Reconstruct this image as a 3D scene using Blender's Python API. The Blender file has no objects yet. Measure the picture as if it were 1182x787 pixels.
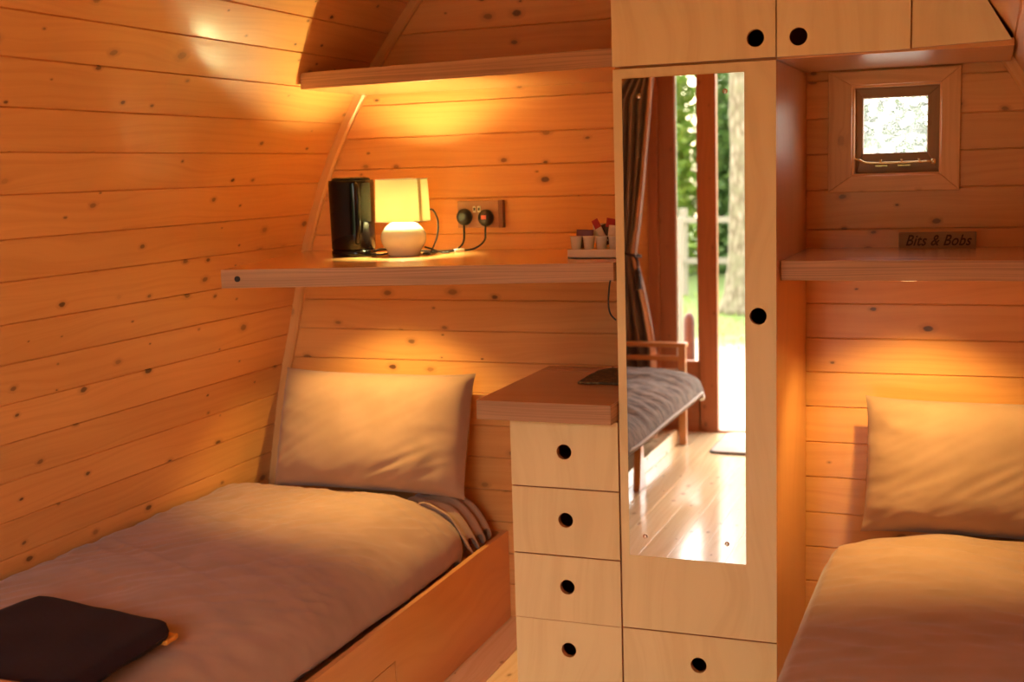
import bpy, math, random
from mathutils import Vector, Matrix, noise
random.seed(7)
C = bpy.context.scene.collection
H = 1.55                       # eye height: coordinates below are written relative to the eye, floor at -H
XC = -1.01                     # centre line of the pod
YB, YF, YW = 3.85, -0.45, 3.28 # back wall, front wall, wardrobe front
FL = -H

# ------------------------------------------------------------------ mesh builder
class MB:
    def __init__(s):
        s.v=[]; s.f=[]; s.uv=[]; s.r=[]; s.m=[]; s.sm=[]
    def face(s, pts, uvs=None, r=None, m=0, smooth=False):
        i=len(s.v); s.v+= [Vector(p) for p in pts]; s.f.append(tuple(range(i,i+len(pts))))
        s.uv.append(uvs or [(0,0)]*len(pts)); s.r.append(r or (0,0)); s.m.append(m); s.sm.append(smooth)
    def idx(s, ids, uvs=None, r=(0,0), m=0, smooth=True):
        s.f.append(tuple(ids)); s.uv.append(uvs or [(s.v[k].x+s.v[k].y*.37, s.v[k].z+s.v[k].y*.71) for k in ids]); s.r.append(r); s.m.append(m); s.sm.append(smooth)
    def box(s, x0,x1,y0,y1,z0,z1, grain='x', m=0, mf=None, r=None):
        """mf: dict of face key -> material index, keys x- x+ y- y+ z- z+"""
        r = r or (random.random(), random.random())
        P = lambda a,b,c: (x1 if a else x0, y1 if b else y0, z1 if c else z0)
        F = {'x-':[(0,1,0),(0,0,0),(0,0,1),(0,1,1)],'x+':[(1,0,0),(1,1,0),(1,1,1),(1,0,1)],
             'y-':[(0,0,0),(1,0,0),(1,0,1),(0,0,1)],'y+':[(1,1,0),(0,1,0),(0,1,1),(1,1,1)],
             'z-':[(0,1,0),(1,1,0),(1,0,0),(0,0,0)],'z+':[(0,0,1),(1,0,1),(1,1,1),(0,1,1)]}
        i=len(s.v); vid={}
        for a in (0,1):
            for b in (0,1):
                for c in (0,1):
                    vid[(a,b,c)]=len(s.v); s.v.append(Vector(P(a,b,c)))
        for k,c4 in F.items():
            ax = [q for q in 'xyz' if q!=k[0]]
            g = grain if grain in ax else ax[0]
            o = [q for q in ax if q!=g][0]
            pts=[P(*c) for c in c4]
            s.f.append(tuple(vid[c] for c in c4))
            s.uv.append([(p['xyz'.index(g)], p['xyz'.index(o)]) for p in pts]); s.r.append(r)
            s.m.append((mf or {}).get(k,m)); s.sm.append(False)
    def prism(s, poly, axis, a, b, m=0, me=None, grain=0, r=None):
        """poly of 2D points extruded along axis from a to b; 2D coords are the other two axes in xyz order"""
        r = r or (random.random(), random.random()); n=len(poly); me = m if me is None else me
        def P(p,t):
            q=[0,0,0]; k='xyz'.index(axis); o=[j for j in range(3) if j!=k]; q[o[0]]=p[0]; q[o[1]]=p[1]; q[k]=t; return Vector(q)
        i=len(s.v)
        s.v+=[P(p,a) for p in poly]+[P(p,b) for p in poly]
        uv=[(p[grain],p[1-grain]) for p in poly]
        s.f.append(tuple(range(i+n-1,i-1,-1))); s.uv.append(uv[::-1]); s.r.append(r); s.m.append(m); s.sm.append(False)
        s.f.append(tuple(range(i+n,i+2*n))); s.uv.append(uv); s.r.append(r); s.m.append(m); s.sm.append(False)
        d=0
        for k in range(n):
            l=(k+1)%n; L=math.dist(poly[k],poly[l])
            s.f.append((i+k,i+l,i+n+l,i+n+k)); s.uv.append([(d,a),(d+L,a),(d+L,b),(d,b)]); s.r.append(r); s.m.append(me); s.sm.append(False); d+=L
    def lathe(s, prof, c, n=32, cap=True, smooth=True, sx=1, sy=1, m=0, rot=0):
        i=len(s.v)
        for (r,z) in prof:
            for k in range(n):
                a=2*math.pi*k/n+rot; s.v.append(Vector((c[0]+r*sx*math.cos(a), c[1]+r*sy*math.sin(a), c[2]+z)))
        for j in range(len(prof)-1):
            for k in range(n):
                l=(k+1)%n; s.idx((i+j*n+k,i+j*n+l,i+(j+1)*n+l,i+(j+1)*n+k),smooth=smooth,m=m,uvs=[(k/n,prof[j][1]),((k+1)/n,prof[j][1]),((k+1)/n,prof[j+1][1]),(k/n,prof[j+1][1])])
        if cap:
            s.idx(tuple(i+k for k in range(n-1,-1,-1)),smooth=False,m=m)
            j=len(prof)-1; s.idx(tuple(i+j*n+k for k in range(n)),smooth=False,m=m)
    def tube(s, pts, rad, n=8, smooth=True, sub=6, caps=True, m=0):
        pts=[Vector(p) for p in pts]
        if sub>1 and len(pts)>2:
            q=[]
            for k in range(len(pts)-1):
                p0=pts[max(k-1,0)];p1=pts[k];p2=pts[k+1];p3=pts[min(k+2,len(pts)-1)]
                for t in range(sub):
                    u=t/sub; q.append(.5*((2*p1)+(p2-p0)*u+(2*p0-5*p1+4*p2-p3)*u*u+(3*p1-p0-3*p2+p3)*u**3))
            q.append(pts[-1]); pts=q
        i=len(s.v); up=None
        for k,p in enumerate(pts):
            t=(pts[min(k+1,len(pts)-1)]-pts[max(k-1,0)]).normalized()
            if up is None: up = Vector((0,0,1)) if abs(t.z)<.9 else Vector((1,0,0))
            a=t.cross(up).normalized(); b=a.cross(t).normalized(); up=b
            rr = rad(k/(len(pts)-1)) if callable(rad) else rad
            for j in range(n):
                w=2*math.pi*j/n; s.v.append(p+a*math.cos(w)*rr+b*math.sin(w)*rr)
        for k in range(len(pts)-1):
            for j in range(n):
                l=(j+1)%n; s.idx((i+k*n+j,i+k*n+l,i+(k+1)*n+l,i+(k+1)*n+j),smooth=smooth,m=m)
        if caps:
            s.idx(tuple(i+j for j in range(n-1,-1,-1)),smooth=False,m=m); e=i+(len(pts)-1)*n
            s.idx(tuple(e+j for j in range(n)),smooth=False,m=m)
    def xf(s, M, start=0):
        for k in range(start,len(s.v)): s.v[k]=M@s.v[k]

def link(name, mb, mats, parent=None, bev=0, sub=0, weld=False):
    me=bpy.data.meshes.new(name)
    off=Vector((0,0,H))
    inv = parent_world(parent).inverted() if parent else Matrix.Identity(4)
    me.from_pydata([inv@(v+off) for v in mb.v],[],mb.f)
    a=me.uv_layers.new(name='UVMap'); b=me.uv_layers.new(name='rnd'); 
    k=0
    fa=[0.0]*(2*len(me.loops)); fb=[0.0]*(2*len(me.loops))
    for f,uv,r in zip(mb.f,mb.uv,mb.r):
        for j in range(len(f)):
            fa[2*k]=uv[j][0]; fa[2*k+1]=uv[j][1]; fb[2*k]=r[0]; fb[2*k+1]=r[1]; k+=1
    a.data.foreach_set('uv',fa); b.data.foreach_set('uv',fb)
    me.polygons.foreach_set('material_index',mb.m); me.polygons.foreach_set('use_smooth',mb.sm)
    me.uv_layers.active=a
    o=bpy.data.objects.new(name,me); C.objects.link(o)
    for m in (mats if isinstance(mats,(list,tuple)) else [mats]): me.materials.append(m)
    if parent: o.parent=parent
    if bev:
        w=o.modifiers.new('bevel','BEVEL'); w.width=bev; w.segments=2; w.limit_method='ANGLE'; w.angle_limit=math.radians(40)
    if sub:
        w=o.modifiers.new('subdivision','SUBSURF'); w.levels=sub; w.render_levels=sub
    return o
def parent_world(p):
    M=Matrix.Translation(p.location)@p.rotation_euler.to_matrix().to_4x4()
    return parent_world(p.parent)@M if p.parent else M
def thing(name, label, cat, loc, group=None, rotz=0):
    o=bpy.data.objects.new(name,None); o.empty_display_size=.1; C.objects.link(o)
    o.location=(loc[0],loc[1],loc[2]+H); o.rotation_euler=(0,0,rotz)
    tag(o,label,cat,group); return o
def tag(o,label,cat,group=None):
    o['label']=label; o['category']=cat
    if group: o['group']=group
    return o
def struct(o): o['kind']='structure'; return o

# ------------------------------------------------------------------ materials
def newmat(name):
    m=bpy.data.materials.new(name); m.use_nodes=True; nt=m.node_tree
    return m,nt,nt.nodes['Principled BSDF']
def N(nt,t,**kw):
    n=nt.nodes.new(t)
    for k,v in kw.items():
        if k.startswith('i_'):
            k=k[2:]; n.inputs[int(k) if k.isdigit() else k.replace('_',' ')].default_value=v
        else: setattr(n,k,v)
    return n
def math_(nt,op,a,b=None,clamp=False):
    n=nt.nodes.new('ShaderNodeMath'); n.operation=op; n.use_clamp=clamp
    for i,x in enumerate((a,b)):
        if x is None: continue
        if isinstance(x,(int,float)): n.inputs[i].default_value=x
        else: nt.links.new(x,n.inputs[i])
    return n.outputs[0]
def mixc(nt,fac,a,b,mode='MIX'):
    n=nt.nodes.new('ShaderNodeMix'); n.data_type='RGBA'; n.blend_type=mode
    for s,x in ((0,fac),(6,a),(7,b)):
        if isinstance(x,(int,float)): n.inputs[s].default_value=x
        elif isinstance(x,tuple): n.inputs[s].default_value=(*x,1) if len(x)==3 else x
        else: nt.links.new(x,n.inputs[s])
    return n.outputs[2]
def smooth(nt,x,lo,hi,a=0.,b=1.):
    n=nt.nodes.new('ShaderNodeMapRange'); n.interpolation_type='SMOOTHSTEP'; nt.links.new(x,n.inputs[0])
    for i,v in ((1,lo),(2,hi),(3,a),(4,b)): n.inputs[i].default_value=v
    return n.outputs[0]
def plain(name,col,rough=.5,metal=0,coat=0,spec=.5,**kw):
    m,nt,b=newmat(name)
    n=N(nt,'ShaderNodeTexNoise'); n.inputs['Scale'].default_value=35; n.inputs['Detail'].default_value=3
    tc=N(nt,'ShaderNodeTexCoord'); nt.links.new(tc.outputs['Object'],n.inputs['Vector'])
    c=mixc(nt,n.outputs['Fac'],tuple(x*.94 for x in col),tuple(min(1,x*1.06) for x in col))
    nt.links.new(c,b.inputs['Base Color'])
    b.inputs['Roughness'].default_value=rough; b.inputs['Metallic'].default_value=metal
    b.inputs['Coat Weight'].default_value=coat; b.inputs['Specular IOR Level'].default_value=spec
    for k,v in kw.items(): b.inputs[k.replace('_',' ')].default_value=v
    return m
def wood(name, light, dark, knots=1., rough=.35, coat=.3, grain=1., knotcol=(.09,.028,.008), vscale=1., knot_scale=1., var=.18, coat_rough=.2):
    m,nt,b=newmat(name); L=nt.links.new
    uv=N(nt,'ShaderNodeUVMap',uv_map='UVMap'); rn=N(nt,'ShaderNodeUVMap',uv_map='rnd')
    s=N(nt,'ShaderNodeSeparateXYZ'); L(uv.outputs[0],s.inputs[0]); r=N(nt,'ShaderNodeSeparateXYZ'); L(rn.outputs[0],r.inputs[0])
    u=math_(nt,'ADD',s.outputs[0],math_(nt,'MULTIPLY',r.outputs[0],37.)); v=math_(nt,'ADD',s.outputs[1],math_(nt,'MULTIPLY',r.outputs[1],23.))
    # knots
    kc=N(nt,'ShaderNodeCombineXYZ'); L(math_(nt,'MULTIPLY',u,7.5*knot_scale),kc.inputs[0]); L(math_(nt,'MULTIPLY',v,12.5*knot_scale),kc.inputs[1])
    vo=N(nt,'ShaderNodeTexVoronoi',voronoi_dimensions='2D'); vo.inputs['Scale'].default_value=1; vo.inputs['Randomness'].default_value=.9; L(kc.outputs[0],vo.inputs['Vector'])
    cs=N(nt,'ShaderNodeSeparateColor'); L(vo.outputs['Color'],cs.inputs[0])
    wob=N(nt,'ShaderNodeTexNoise'); wob.inputs['Scale'].default_value=5; L(kc.outputs[0],wob.inputs['Vector'])
    dist=math_(nt,'ADD',vo.outputs['Distance'],math_(nt,'MULTIPLY',math_(nt,'SUBTRACT',wob.outputs['Fac'],.5),.09))
    rad=math_(nt,'ADD',math_(nt,'MULTIPLY',math_(nt,'POWER',cs.outputs[1],1.5),.10),.028)
    sel=math_(nt,'MULTIPLY',smooth(nt,cs.outputs[0],.64,.66),1. if knots>0 else 0.)
    rel=math_(nt,'DIVIDE',dist,rad)
    core=math_(nt,'MULTIPLY',smooth(nt,rel,.7,1.25,1,0),sel)
    ring=math_(nt,'MULTIPLY',smooth(nt,rel,1.1,2.6,1,0),sel)
    core=math_(nt,'MULTIPLY',core,math_(nt,'ADD',math_(nt,'MULTIPLY',cs.outputs[2],.6),.4))
    # grain
    gv=math_(nt,'ADD',v,math_(nt,'MULTIPLY',ring,.012))
    lo=N(nt,'ShaderNodeCombineXYZ'); L(math_(nt,'MULTIPLY',u,1.1),lo.inputs[0]); L(math_(nt,'MULTIPLY',v,5.*vscale),lo.inputs[1])
    ln=N(nt,'ShaderNodeTexNoise'); ln.inputs['Scale'].default_value=1.; ln.inputs['Detail'].default_value=2; L(lo.outputs[0],ln.inputs['Vector'])
    gx=N(nt,'ShaderNodeCombineXYZ'); L(math_(nt,'MULTIPLY',u,1.2),gx.inputs[0]); L(math_(nt,'ADD',math_(nt,'MULTIPLY',gv,60.*vscale),math_(nt,'MULTIPLY',ln.outputs['Fac'],9.)),gx.inputs[1])
    gn=N(nt,'ShaderNodeTexNoise'); gn.inputs['Scale'].default_value=1.; gn.inputs['Detail'].default_value=4; gn.inputs['Roughness'].default_value=.6; L(gx.outputs[0],gn.inputs['Vector'])
    g=smooth(nt,gn.outputs['Fac'],.38,.72)
    big=smooth(nt,ln.outputs['Fac'],.3,.75)
    c=mixc(nt,math_(nt,'MULTIPLY',g,.55*grain),light,dark)
    c=mixc(nt,math_(nt,'MULTIPLY',big,.30*grain),c,dark)
    tone=math_(nt,'ADD',math_(nt,'MULTIPLY',r.outputs[1],var),1-var*.5)
    tv=N(nt,'ShaderNodeCombineColor'); 
    for k in range(3): L(tone,tv.inputs[k])
    c=mixc(nt,1.,c,tv.outputs[0],'MULTIPLY')
    if knots>0:
        c=mixc(nt,math_(nt,'MULTIPLY',ring,.30*knots),c,tuple(x*.6 for x in dark))
        c=mixc(nt,math_(nt,'MULTIPLY',core,.95*knots),c,knotcol)
    L(c,b.inputs['Base Color']); b.inputs['Roughness'].default_value=rough
    b.inputs['Coat Weight'].default_value=coat; b.inputs['Coat Roughness'].default_value=coat_rough
    bp=N(nt,'ShaderNodeBump'); bp.inputs['Strength'].default_value=.12; bp.inputs['Distance'].default_value=.002
    L(math_(nt,'SUBTRACT',gn.outputs['Fac'],core),bp.inputs['Height']); L(bp.outputs[0],b.inputs['Normal'])
    return m
M={}
M['pine']=wood('pine_cladding',(.84,.395,.115),(.66,.25,.055),knots=1,grain=.75,var=.12,rough=.38,coat=.35)
M['trimwood']=wood('pine_trim',(.84,.43,.15),(.66,.28,.08),knots=.3,rough=.4,coat=.3)
M['floor']=wood('floor_boards',(.90,.68,.39),(.74,.49,.23),knots=.8,rough=.25,coat=.8,coat_rough=.14)
M['birch']=wood('birch_ply_face',(.91,.70,.35),(.77,.53,.23),knots=0,rough=.5,coat=.15,vscale=.35,grain=.9,var=.06)
M['birch_orange']=wood('birch_ply_lacquered',(.74,.33,.105),(.60,.235,.065),knots=0,rough=.32,coat=.4,vscale=.3,grain=.8,var=.06)
M['shelfface']=wood('shelf_face',(.74,.38,.14),(.60,.27,.08),knots=0,rough=.26,coat=.5,vscale=.4,grain=.7,var=.05)
M['edge']=wood('ply_edge',(.62,.33,.16),(.27,.125,.05),knots=0,rough=.55,coat=.05,vscale=4.,grain=1.3,var=.1)
M['top']=wood('worktop_face',(.56,.235,.085),(.44,.16,.05),knots=0,rough=.24,coat=.5,vscale=.4,grain=.7,var=.05)
M['door']=wood('backlit_door_pine',(.40,.125,.04),(.26,.07,.022),knots=.5,rough=.4,coat=.2)  # pine with the backlit shade of the door frame mixed into its colour
M['sash']=wood('sash_timber',(.34,.17,.06),(.22,.10,.03),knots=.2,rough=.4,coat=.2)
M['futonwood']=wood('futon_timber',(.60,.27,.09),(.42,.16,.05),knots=.2,rough=.3,coat=.4)
M['signwood']=wood('sign_wood',(.36,.22,.10),(.22,.12,.05),knots=0,rough=.7,coat=0)
M['fence']=wood('weathered_fence',(.30,.26,.19),(.20,.17,.11),knots=.3,rough=.8,coat=0)
M['redpost']=wood('red_brown_timber',(.11,.03,.015),(.08,.02,.01),knots=.3,rough=.6,coat=0)
M['black']=plain('gloss_black_plastic',(.004,.002,.002),.12,spec=.28)
M['blackm']=plain('matt_black_plastic',(.012,.010,.010),.35)
M['cream']=plain('cream_ceramic',(.80,.74,.62),.18,coat=.5)
M['white']=plain('white_plastic',(.80,.78,.72),.4)
M['plate']=wood('wooden_socket_plate',(.50,.24,.13),(.38,.16,.08),knots=0,rough=.4,coat=.2)
M['platedark']=plain('socket_box_brown',(.20,.07,.03),.4)
M['copper']=plain('brass_metal',(.75,.55,.28),.25,metal=1)
M['steel']=plain('chrome_screw',(.7,.66,.6),.2,metal=1)
M['redlabel']=plain('pink_red_label',(.85,.20,.16),.6)
M['purple']=plain('purple_foil',(.16,.05,.11),.35)
M['red']=plain('red_paper',(.42,.02,.02),.5)
M['dark']=plain('dark_brown_paper',(.07,.03,.02),.5)
M['paper']=plain('pale_paper',(.66,.56,.44),.6)
M['orange']=plain('orange_label',(.75,.28,.03),.7)
M['matfab']=None
def fabric(name,col,col2=None,rough=.9,scale=900,bump=.15,sheen=.25,stripe=0):
    m,nt,b=newmat(name); L=nt.links.new
    tc=N(nt,'ShaderNodeTexCoord'); n=N(nt,'ShaderNodeTexNoise'); n.inputs['Scale'].default_value=scale; L(tc.outputs['Object'],n.inputs['Vector'])
    n2=N(nt,'ShaderNodeTexNoise'); n2.inputs['Scale'].default_value=9; n2.inputs['Detail'].default_value=5; L(tc.outputs['Object'],n2.inputs['Vector'])
    c=mixc(nt,smooth(nt,n2.outputs['Fac'],.35,.7),col,col2 or tuple(x*.88 for x in col))
    if stripe:
        mp=N(nt,'ShaderNodeMapping'); mp.inputs['Scale'].default_value=(6,stripe,6); L(tc.outputs['Object'],mp.inputs[0])
        n3=N(nt,'ShaderNodeTexNoise'); n3.inputs['Scale'].default_value=3; n3.inputs['Detail'].default_value=4; L(mp.outputs[0],n3.inputs['Vector'])
        c=mixc(nt,smooth(nt,n3.outputs['Fac'],.42,.58),c,tuple(x*.45 for x in col))
    L(c,b.inputs['Base Color']); b.inputs['Roughness'].default_value=rough; b.inputs['Sheen Weight'].default_value=sheen; b.inputs['Specular IOR Level'].default_value=.2
    bp=N(nt,'ShaderNodeBump'); bp.inputs['Strength'].default_value=bump; bp.inputs['Distance'].default_value=.001; L(n.outputs['Fac'],bp.inputs['Height']); L(bp.outputs[0],b.inputs['Normal'])
    return m
M['linen']=fabric('taupe_cotton',(.40,.23,.135),(.36,.205,.115))
M['throw']=fabric('dark_brown_fleece',(.017,.005,.006),scale=500,bump=.4,sheen=.02)
M['futonfab']=fabric('grey_brown_fold_shade',(.24,.175,.13),(.17,.12,.09),stripe=30,scale=400,bump=.3,sheen=.1)  # the dark stripes paint the shade between folds into the colour
M['curtain']=fabric('brown_curtain_fabric',(.24,.17,.14),(.19,.13,.11),sheen=.3)
M['lining']=fabric('peach_curtain_lining',(.78,.48,.32),sheen=.2)
M['doormat']=fabric('beige_mat_pile',(.55,.47,.40),scale=300,bump=.6)
M['matedge']=fabric('dark_mat_edge',(.10,.09,.075))
M['trivet']=None
m,nt,b=newmat('olive_patterned_mat'); M['trivet']=m
tc=N(nt,'ShaderNodeTexCoord'); vo=N(nt,'ShaderNodeTexVoronoi'); vo.inputs['Scale'].default_value=75; nt.links.new(tc.outputs['Object'],vo.inputs['Vector'])
nt.links.new(mixc(nt,smooth(nt,vo.outputs['Distance'],.2,.6),(.20,.15,.05),(.07,.055,.02)),b.inputs['Base Color']); b.inputs['Roughness'].default_value=.6
# mirror
m,nt,b=newmat('mirror_silver'); M['mirror']=m
b.inputs['Base Color'].default_value=(.93,.93,.90,1); b.inputs['Metallic'].default_value=1; b.inputs['Roughness'].default_value=.0
# lamp shade
m,nt,b=newmat('cream_lampshade'); M['shade']=m; nt.nodes.remove(b); out=nt.nodes['Material Output']
d=N(nt,'ShaderNodeBsdfDiffuse'); t=N(nt,'ShaderNodeBsdfTranslucent'); mx=N(nt,'ShaderNodeMixShader'); mx.inputs[0].default_value=.55
n=N(nt,'ShaderNodeTexNoise'); n.inputs['Scale'].default_value=400
c=mixc(nt,n.outputs['Fac'],(.66,.59,.40),(.72,.66,.47)); nt.links.new(c,d.inputs[0]); nt.links.new(c,t.inputs[0])
nt.links.new(d.outputs[0],mx.inputs[1]); nt.links.new(t.outputs[0],mx.inputs[2]); nt.links.new(mx.outputs[0],out.inputs[0])
def emis(name,col,st):
    m,nt,b=newmat(name); b.inputs['Base Color'].default_value=(*col,1); b.inputs['Emission Color'].default_value=(*col,1); b.inputs['Emission Strength'].default_value=st; return m
M['bulb']=emis('glowing_bulb',(1,.90,.40),1080)
M['puck']=emis('downlight_lens',(1,.60,.24),4)
# window glass speckled with condensation
m,nt,b=newmat('misted_pane'); M['pane']=m; nt.nodes.remove(b); out=nt.nodes['Material Output']
tr=N(nt,'ShaderNodeBsdfTransparent'); tl=N(nt,'ShaderNodeBsdfTranslucent'); tl.inputs[0].default_value=(.95,.97,.95,1)
tc=N(nt,'ShaderNodeTexCoord'); n=N(nt,'ShaderNodeTexNoise'); n.inputs['Scale'].default_value=260; n.inputs['Detail'].default_value=3; nt.links.new(tc.outputs['Object'],n.inputs['Vector'])
mx=N(nt,'ShaderNodeMixShader'); nt.links.new(smooth(nt,n.outputs['Fac'],.45,.65,.05,.30),mx.inputs[0]); nt.links.new(tr.outputs[0],mx.inputs[1]); nt.links.new(tl.outputs[0],mx.inputs[2]); nt.links.new(mx.outputs[0],out.inputs[0])
# door glass
m,nt,b=newmat('clear_pane'); M['glass']=m; nt.nodes.remove(b); out=nt.nodes['Material Output']
tr=N(nt,'ShaderNodeBsdfTransparent'); gl=N(nt,'ShaderNodeBsdfGlossy'); gl.inputs['Roughness'].default_value=.02; fr=N(nt,'ShaderNodeFresnel'); fr.inputs[0].default_value=1.3
mx=N(nt,'ShaderNodeMixShader'); nt.links.new(fr.outputs[0],mx.inputs[0]); nt.links.new(tr.outputs[0],mx.inputs[1]); nt.links.new(gl.outputs[0],mx.inputs[2]); nt.links.new(mx.outputs[0],out.inputs[0])
# ground, leaves, bark
m,nt,b=newmat('grass_and_sand'); M['ground']=m; L=nt.links.new
tc=N(nt,'ShaderNodeTexCoord'); n=N(nt,'ShaderNodeTexNoise'); n.inputs['Scale'].default_value=2.2; n.inputs['Detail'].default_value=8; L(tc.outputs['Object'],n.inputs['Vector'])
sp=N(nt,'ShaderNodeSeparateXYZ'); L(tc.outputs['Object'],sp.inputs[0])
edge=math_(nt,'ADD',sp.outputs[1],math_(nt,'MULTIPLY',n.outputs['Fac'],3.))
n2=N(nt,'ShaderNodeTexNoise'); n2.inputs['Scale'].default_value=30; n2.inputs['Detail'].default_value=6; L(tc.outputs['Object'],n2.inputs['Vector'])
gr=mixc(nt,n2.outputs['Fac'],(.06,.12,.018),(.16,.20,.05)); sa=mixc(nt,n2.outputs['Fac'],(.30,.26,.19),(.42,.36,.28))
L(mixc(nt,smooth(nt,edge,-4.3,-3.0),gr,sa),b.inputs['Base Color']); b.inputs['Roughness'].default_value=.95
def leafmat(name,a,b_):
    m,nt,b=newmat(name); L=nt.links.new
    g=N(nt,'ShaderNodeUVMap',uv_map='rnd'); s=N(nt,'ShaderNodeSeparateXYZ'); L(g.outputs[0],s.inputs[0])
    L(mixc(nt,s.outputs[0],a,b_),b.inputs['Base Color']); b.inputs['Roughness'].default_value=.5
    b.inputs['Transmission Weight'].default_value=0
    tl=N(nt,'ShaderNodeBsdfTranslucent'); L(mixc(nt,s.outputs[0],a,b_),tl.inputs[0]); mx=N(nt,'ShaderNodeMixShader'); mx.inputs[0].default_value=.4
    L(b.outputs[0],mx.inputs[1]); L(tl.outputs[0],mx.inputs[2]); L(mx.outputs[0],nt.nodes['Material Output'].inputs[0]); return m
M['leaf']=leafmat('bright_leaves',(.14,.27,.03),(.36,.48,.08))
M['leafd']=leafmat('deep_green_leaves',(.06,.14,.03),(.18,.27,.07))
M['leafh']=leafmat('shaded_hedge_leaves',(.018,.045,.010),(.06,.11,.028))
m,nt,b=newmat('pine_bark'); M['bark']=m; L=nt.links.new
tc=N(nt,'ShaderNodeTexCoord'); mp=N(nt,'ShaderNodeMapping'); mp.inputs['Scale'].default_value=(1,1,.35); L(tc.outputs['Object'],mp.inputs[0])
vo=N(nt,'ShaderNodeTexVoronoi'); vo.inputs['Scale'].default_value=22; L(mp.outputs[0],vo.inputs['Vector'])
nz=N(nt,'ShaderNodeTexNoise'); nz.inputs['Scale'].default_value=8; nz.inputs['Detail'].default_value=6; L(tc.outputs['Object'],nz.inputs['Vector'])
c=mixc(nt,smooth(nt,vo.outputs['Distance'],.1,.7),(.34,.28,.19),(.15,.115,.065)); L(mixc(nt,smooth(nt,nz.outputs['Fac'],.4,.7),c,(.20,.18,.10)),b.inputs['Base Color']); b.inputs['Roughness'].default_value=.9

# ------------------------------------------------------------------ pod profile
prof=[(-1.56,-2.545),(-1.3,-2.52),(-1.085,-2.486),(-.935,-2.458),(-.738,-2.421),(-.56,-2.373),(-.448,-2.345),(-.235,-2.292),(-.128,-2.256),(-.015,-2.212),(.08,-2.168),(.163,-2.124),(.25,-2.072),(.377,-1.988),(.468,-1.918),(.581,-1.828)]
x,z=prof[-1][1],prof[-1][0]; th=math.radians(37)
while x<XC-.001:
    ds=.03; th+=math.radians(18)*ds; x=min(x+ds*math.sin(th),XC); z+=ds*math.cos(th); prof.append((z,x))
ZTOP=prof[-1][0]
def xl(z):
    if z<=prof[0][0]: return prof[0][1]
    for a,b in zip(prof,prof[1:]):
        if z<=b[0]: return a[1]+(b[1]-a[1])*(z-a[0])/(b[0]-a[0])
    return XC
arc=[0]
for a,b in zip(prof,prof[1:]): arc.append(arc[-1]+math.dist(a,b))
def at(s):
    s=max(0,min(arc[-1],s))
    for k in range(len(prof)-1):
        if s<=arc[k+1]+1e-9:
            t=(s-arc[k])/(arc[k+1]-arc[k]); return Vector((prof[k][1]+(prof[k+1][1]-prof[k][1])*t, prof[k][0]+(prof[k+1][0]-prof[k][0])*t))
    return Vector((prof[-1][1],prof[-1][0]))
def arcof(z):
    for k in range(len(prof)-1):
        if z<=prof[k+1][0]: return arc[k]+(arc[k+1]-arc[k])*(z-prof[k][0])/(prof[k+1][0]-prof[k][0])
BW=.1115
XR=-1.0                        # the right-hand wall stands a touch further out
def arcn(t):
    d=(at(t+.02)-at(t-.02)).normalized()
    return Vector((0,1)) if t>arc[-1]-.001 else Vector((-d.y,d.x))
def side_wall(name,mir):
    mb=MB()
    X=lambda x:(2*XR-x) if mir else x
    zz=[-1.66,-1.54,-1.43,-1.32,-1.21,-1.105,-1.0,-.893,-.78,-.67,-.56,-.452,-.345,-.235,-.128,-.018,.082,.183,.288,.382,.475,.57]
    ss=[0]+[arcof(z) for z in zz if z>prof[0][0]+.03]
    while ss[-1]+BW<arc[-1]-.04: ss.append(ss[-1]+BW)
    ss.append(arc[-1])
    for sa,sb in zip(ss,ss[1:]):
        a,b=at(sa),at(sb)
        d=(b-a).normalized(); nrm=Vector((-d.y,d.x))   # outward for left wall
        g=.0035; dep=.005
        seq=[a+arcn(sa)*dep, a+d*.001+nrm*dep, a+d*g, b-d*g*.6, b-d*.0005+nrm*dep, b+arcn(sb)*dep]
        # long boards with a butt joint somewhere
        r=(random.random(),random.random())
        vv=[0,.001,g,(b-a).length-g,(b-a).length-.001,(b-a).length]
        for k in range(5):
            p,q=seq[k],seq[k+1]
            P=[(X(p.x),YF-.05,p.y),(X(p.x),YB+.05,p.y),(X(q.x),YB+.05,q.y),(X(q.x),YF-.05,q.y)]
            U=[(YF-.05,vv[k]),(YB+.05,vv[k]),(YB+.05,vv[k+1]),(YF-.05,vv[k+1])]
            if mir: P=P[::-1];U=U[::-1]
            mb.face(P,U,r)
        # outer skin
        na=arcn(sa); nb=arcn(sb); p,q=a+na*.06,b+nb*.06
        P=[(X(p.x),YF-.05,p.y),(X(q.x),YF-.05,q.y),(X(q.x),YB+.05,q.y),(X(p.x),YB+.05,p.y)]
        if mir:P=P[::-1]
        mb.face(P,[(0,0),(0,.1),(4,.1),(4,0)],r)
    return struct(link(name,mb,M['pine']))
side_wall('wall_left',False); side_wall('wall_right',True)

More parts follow.
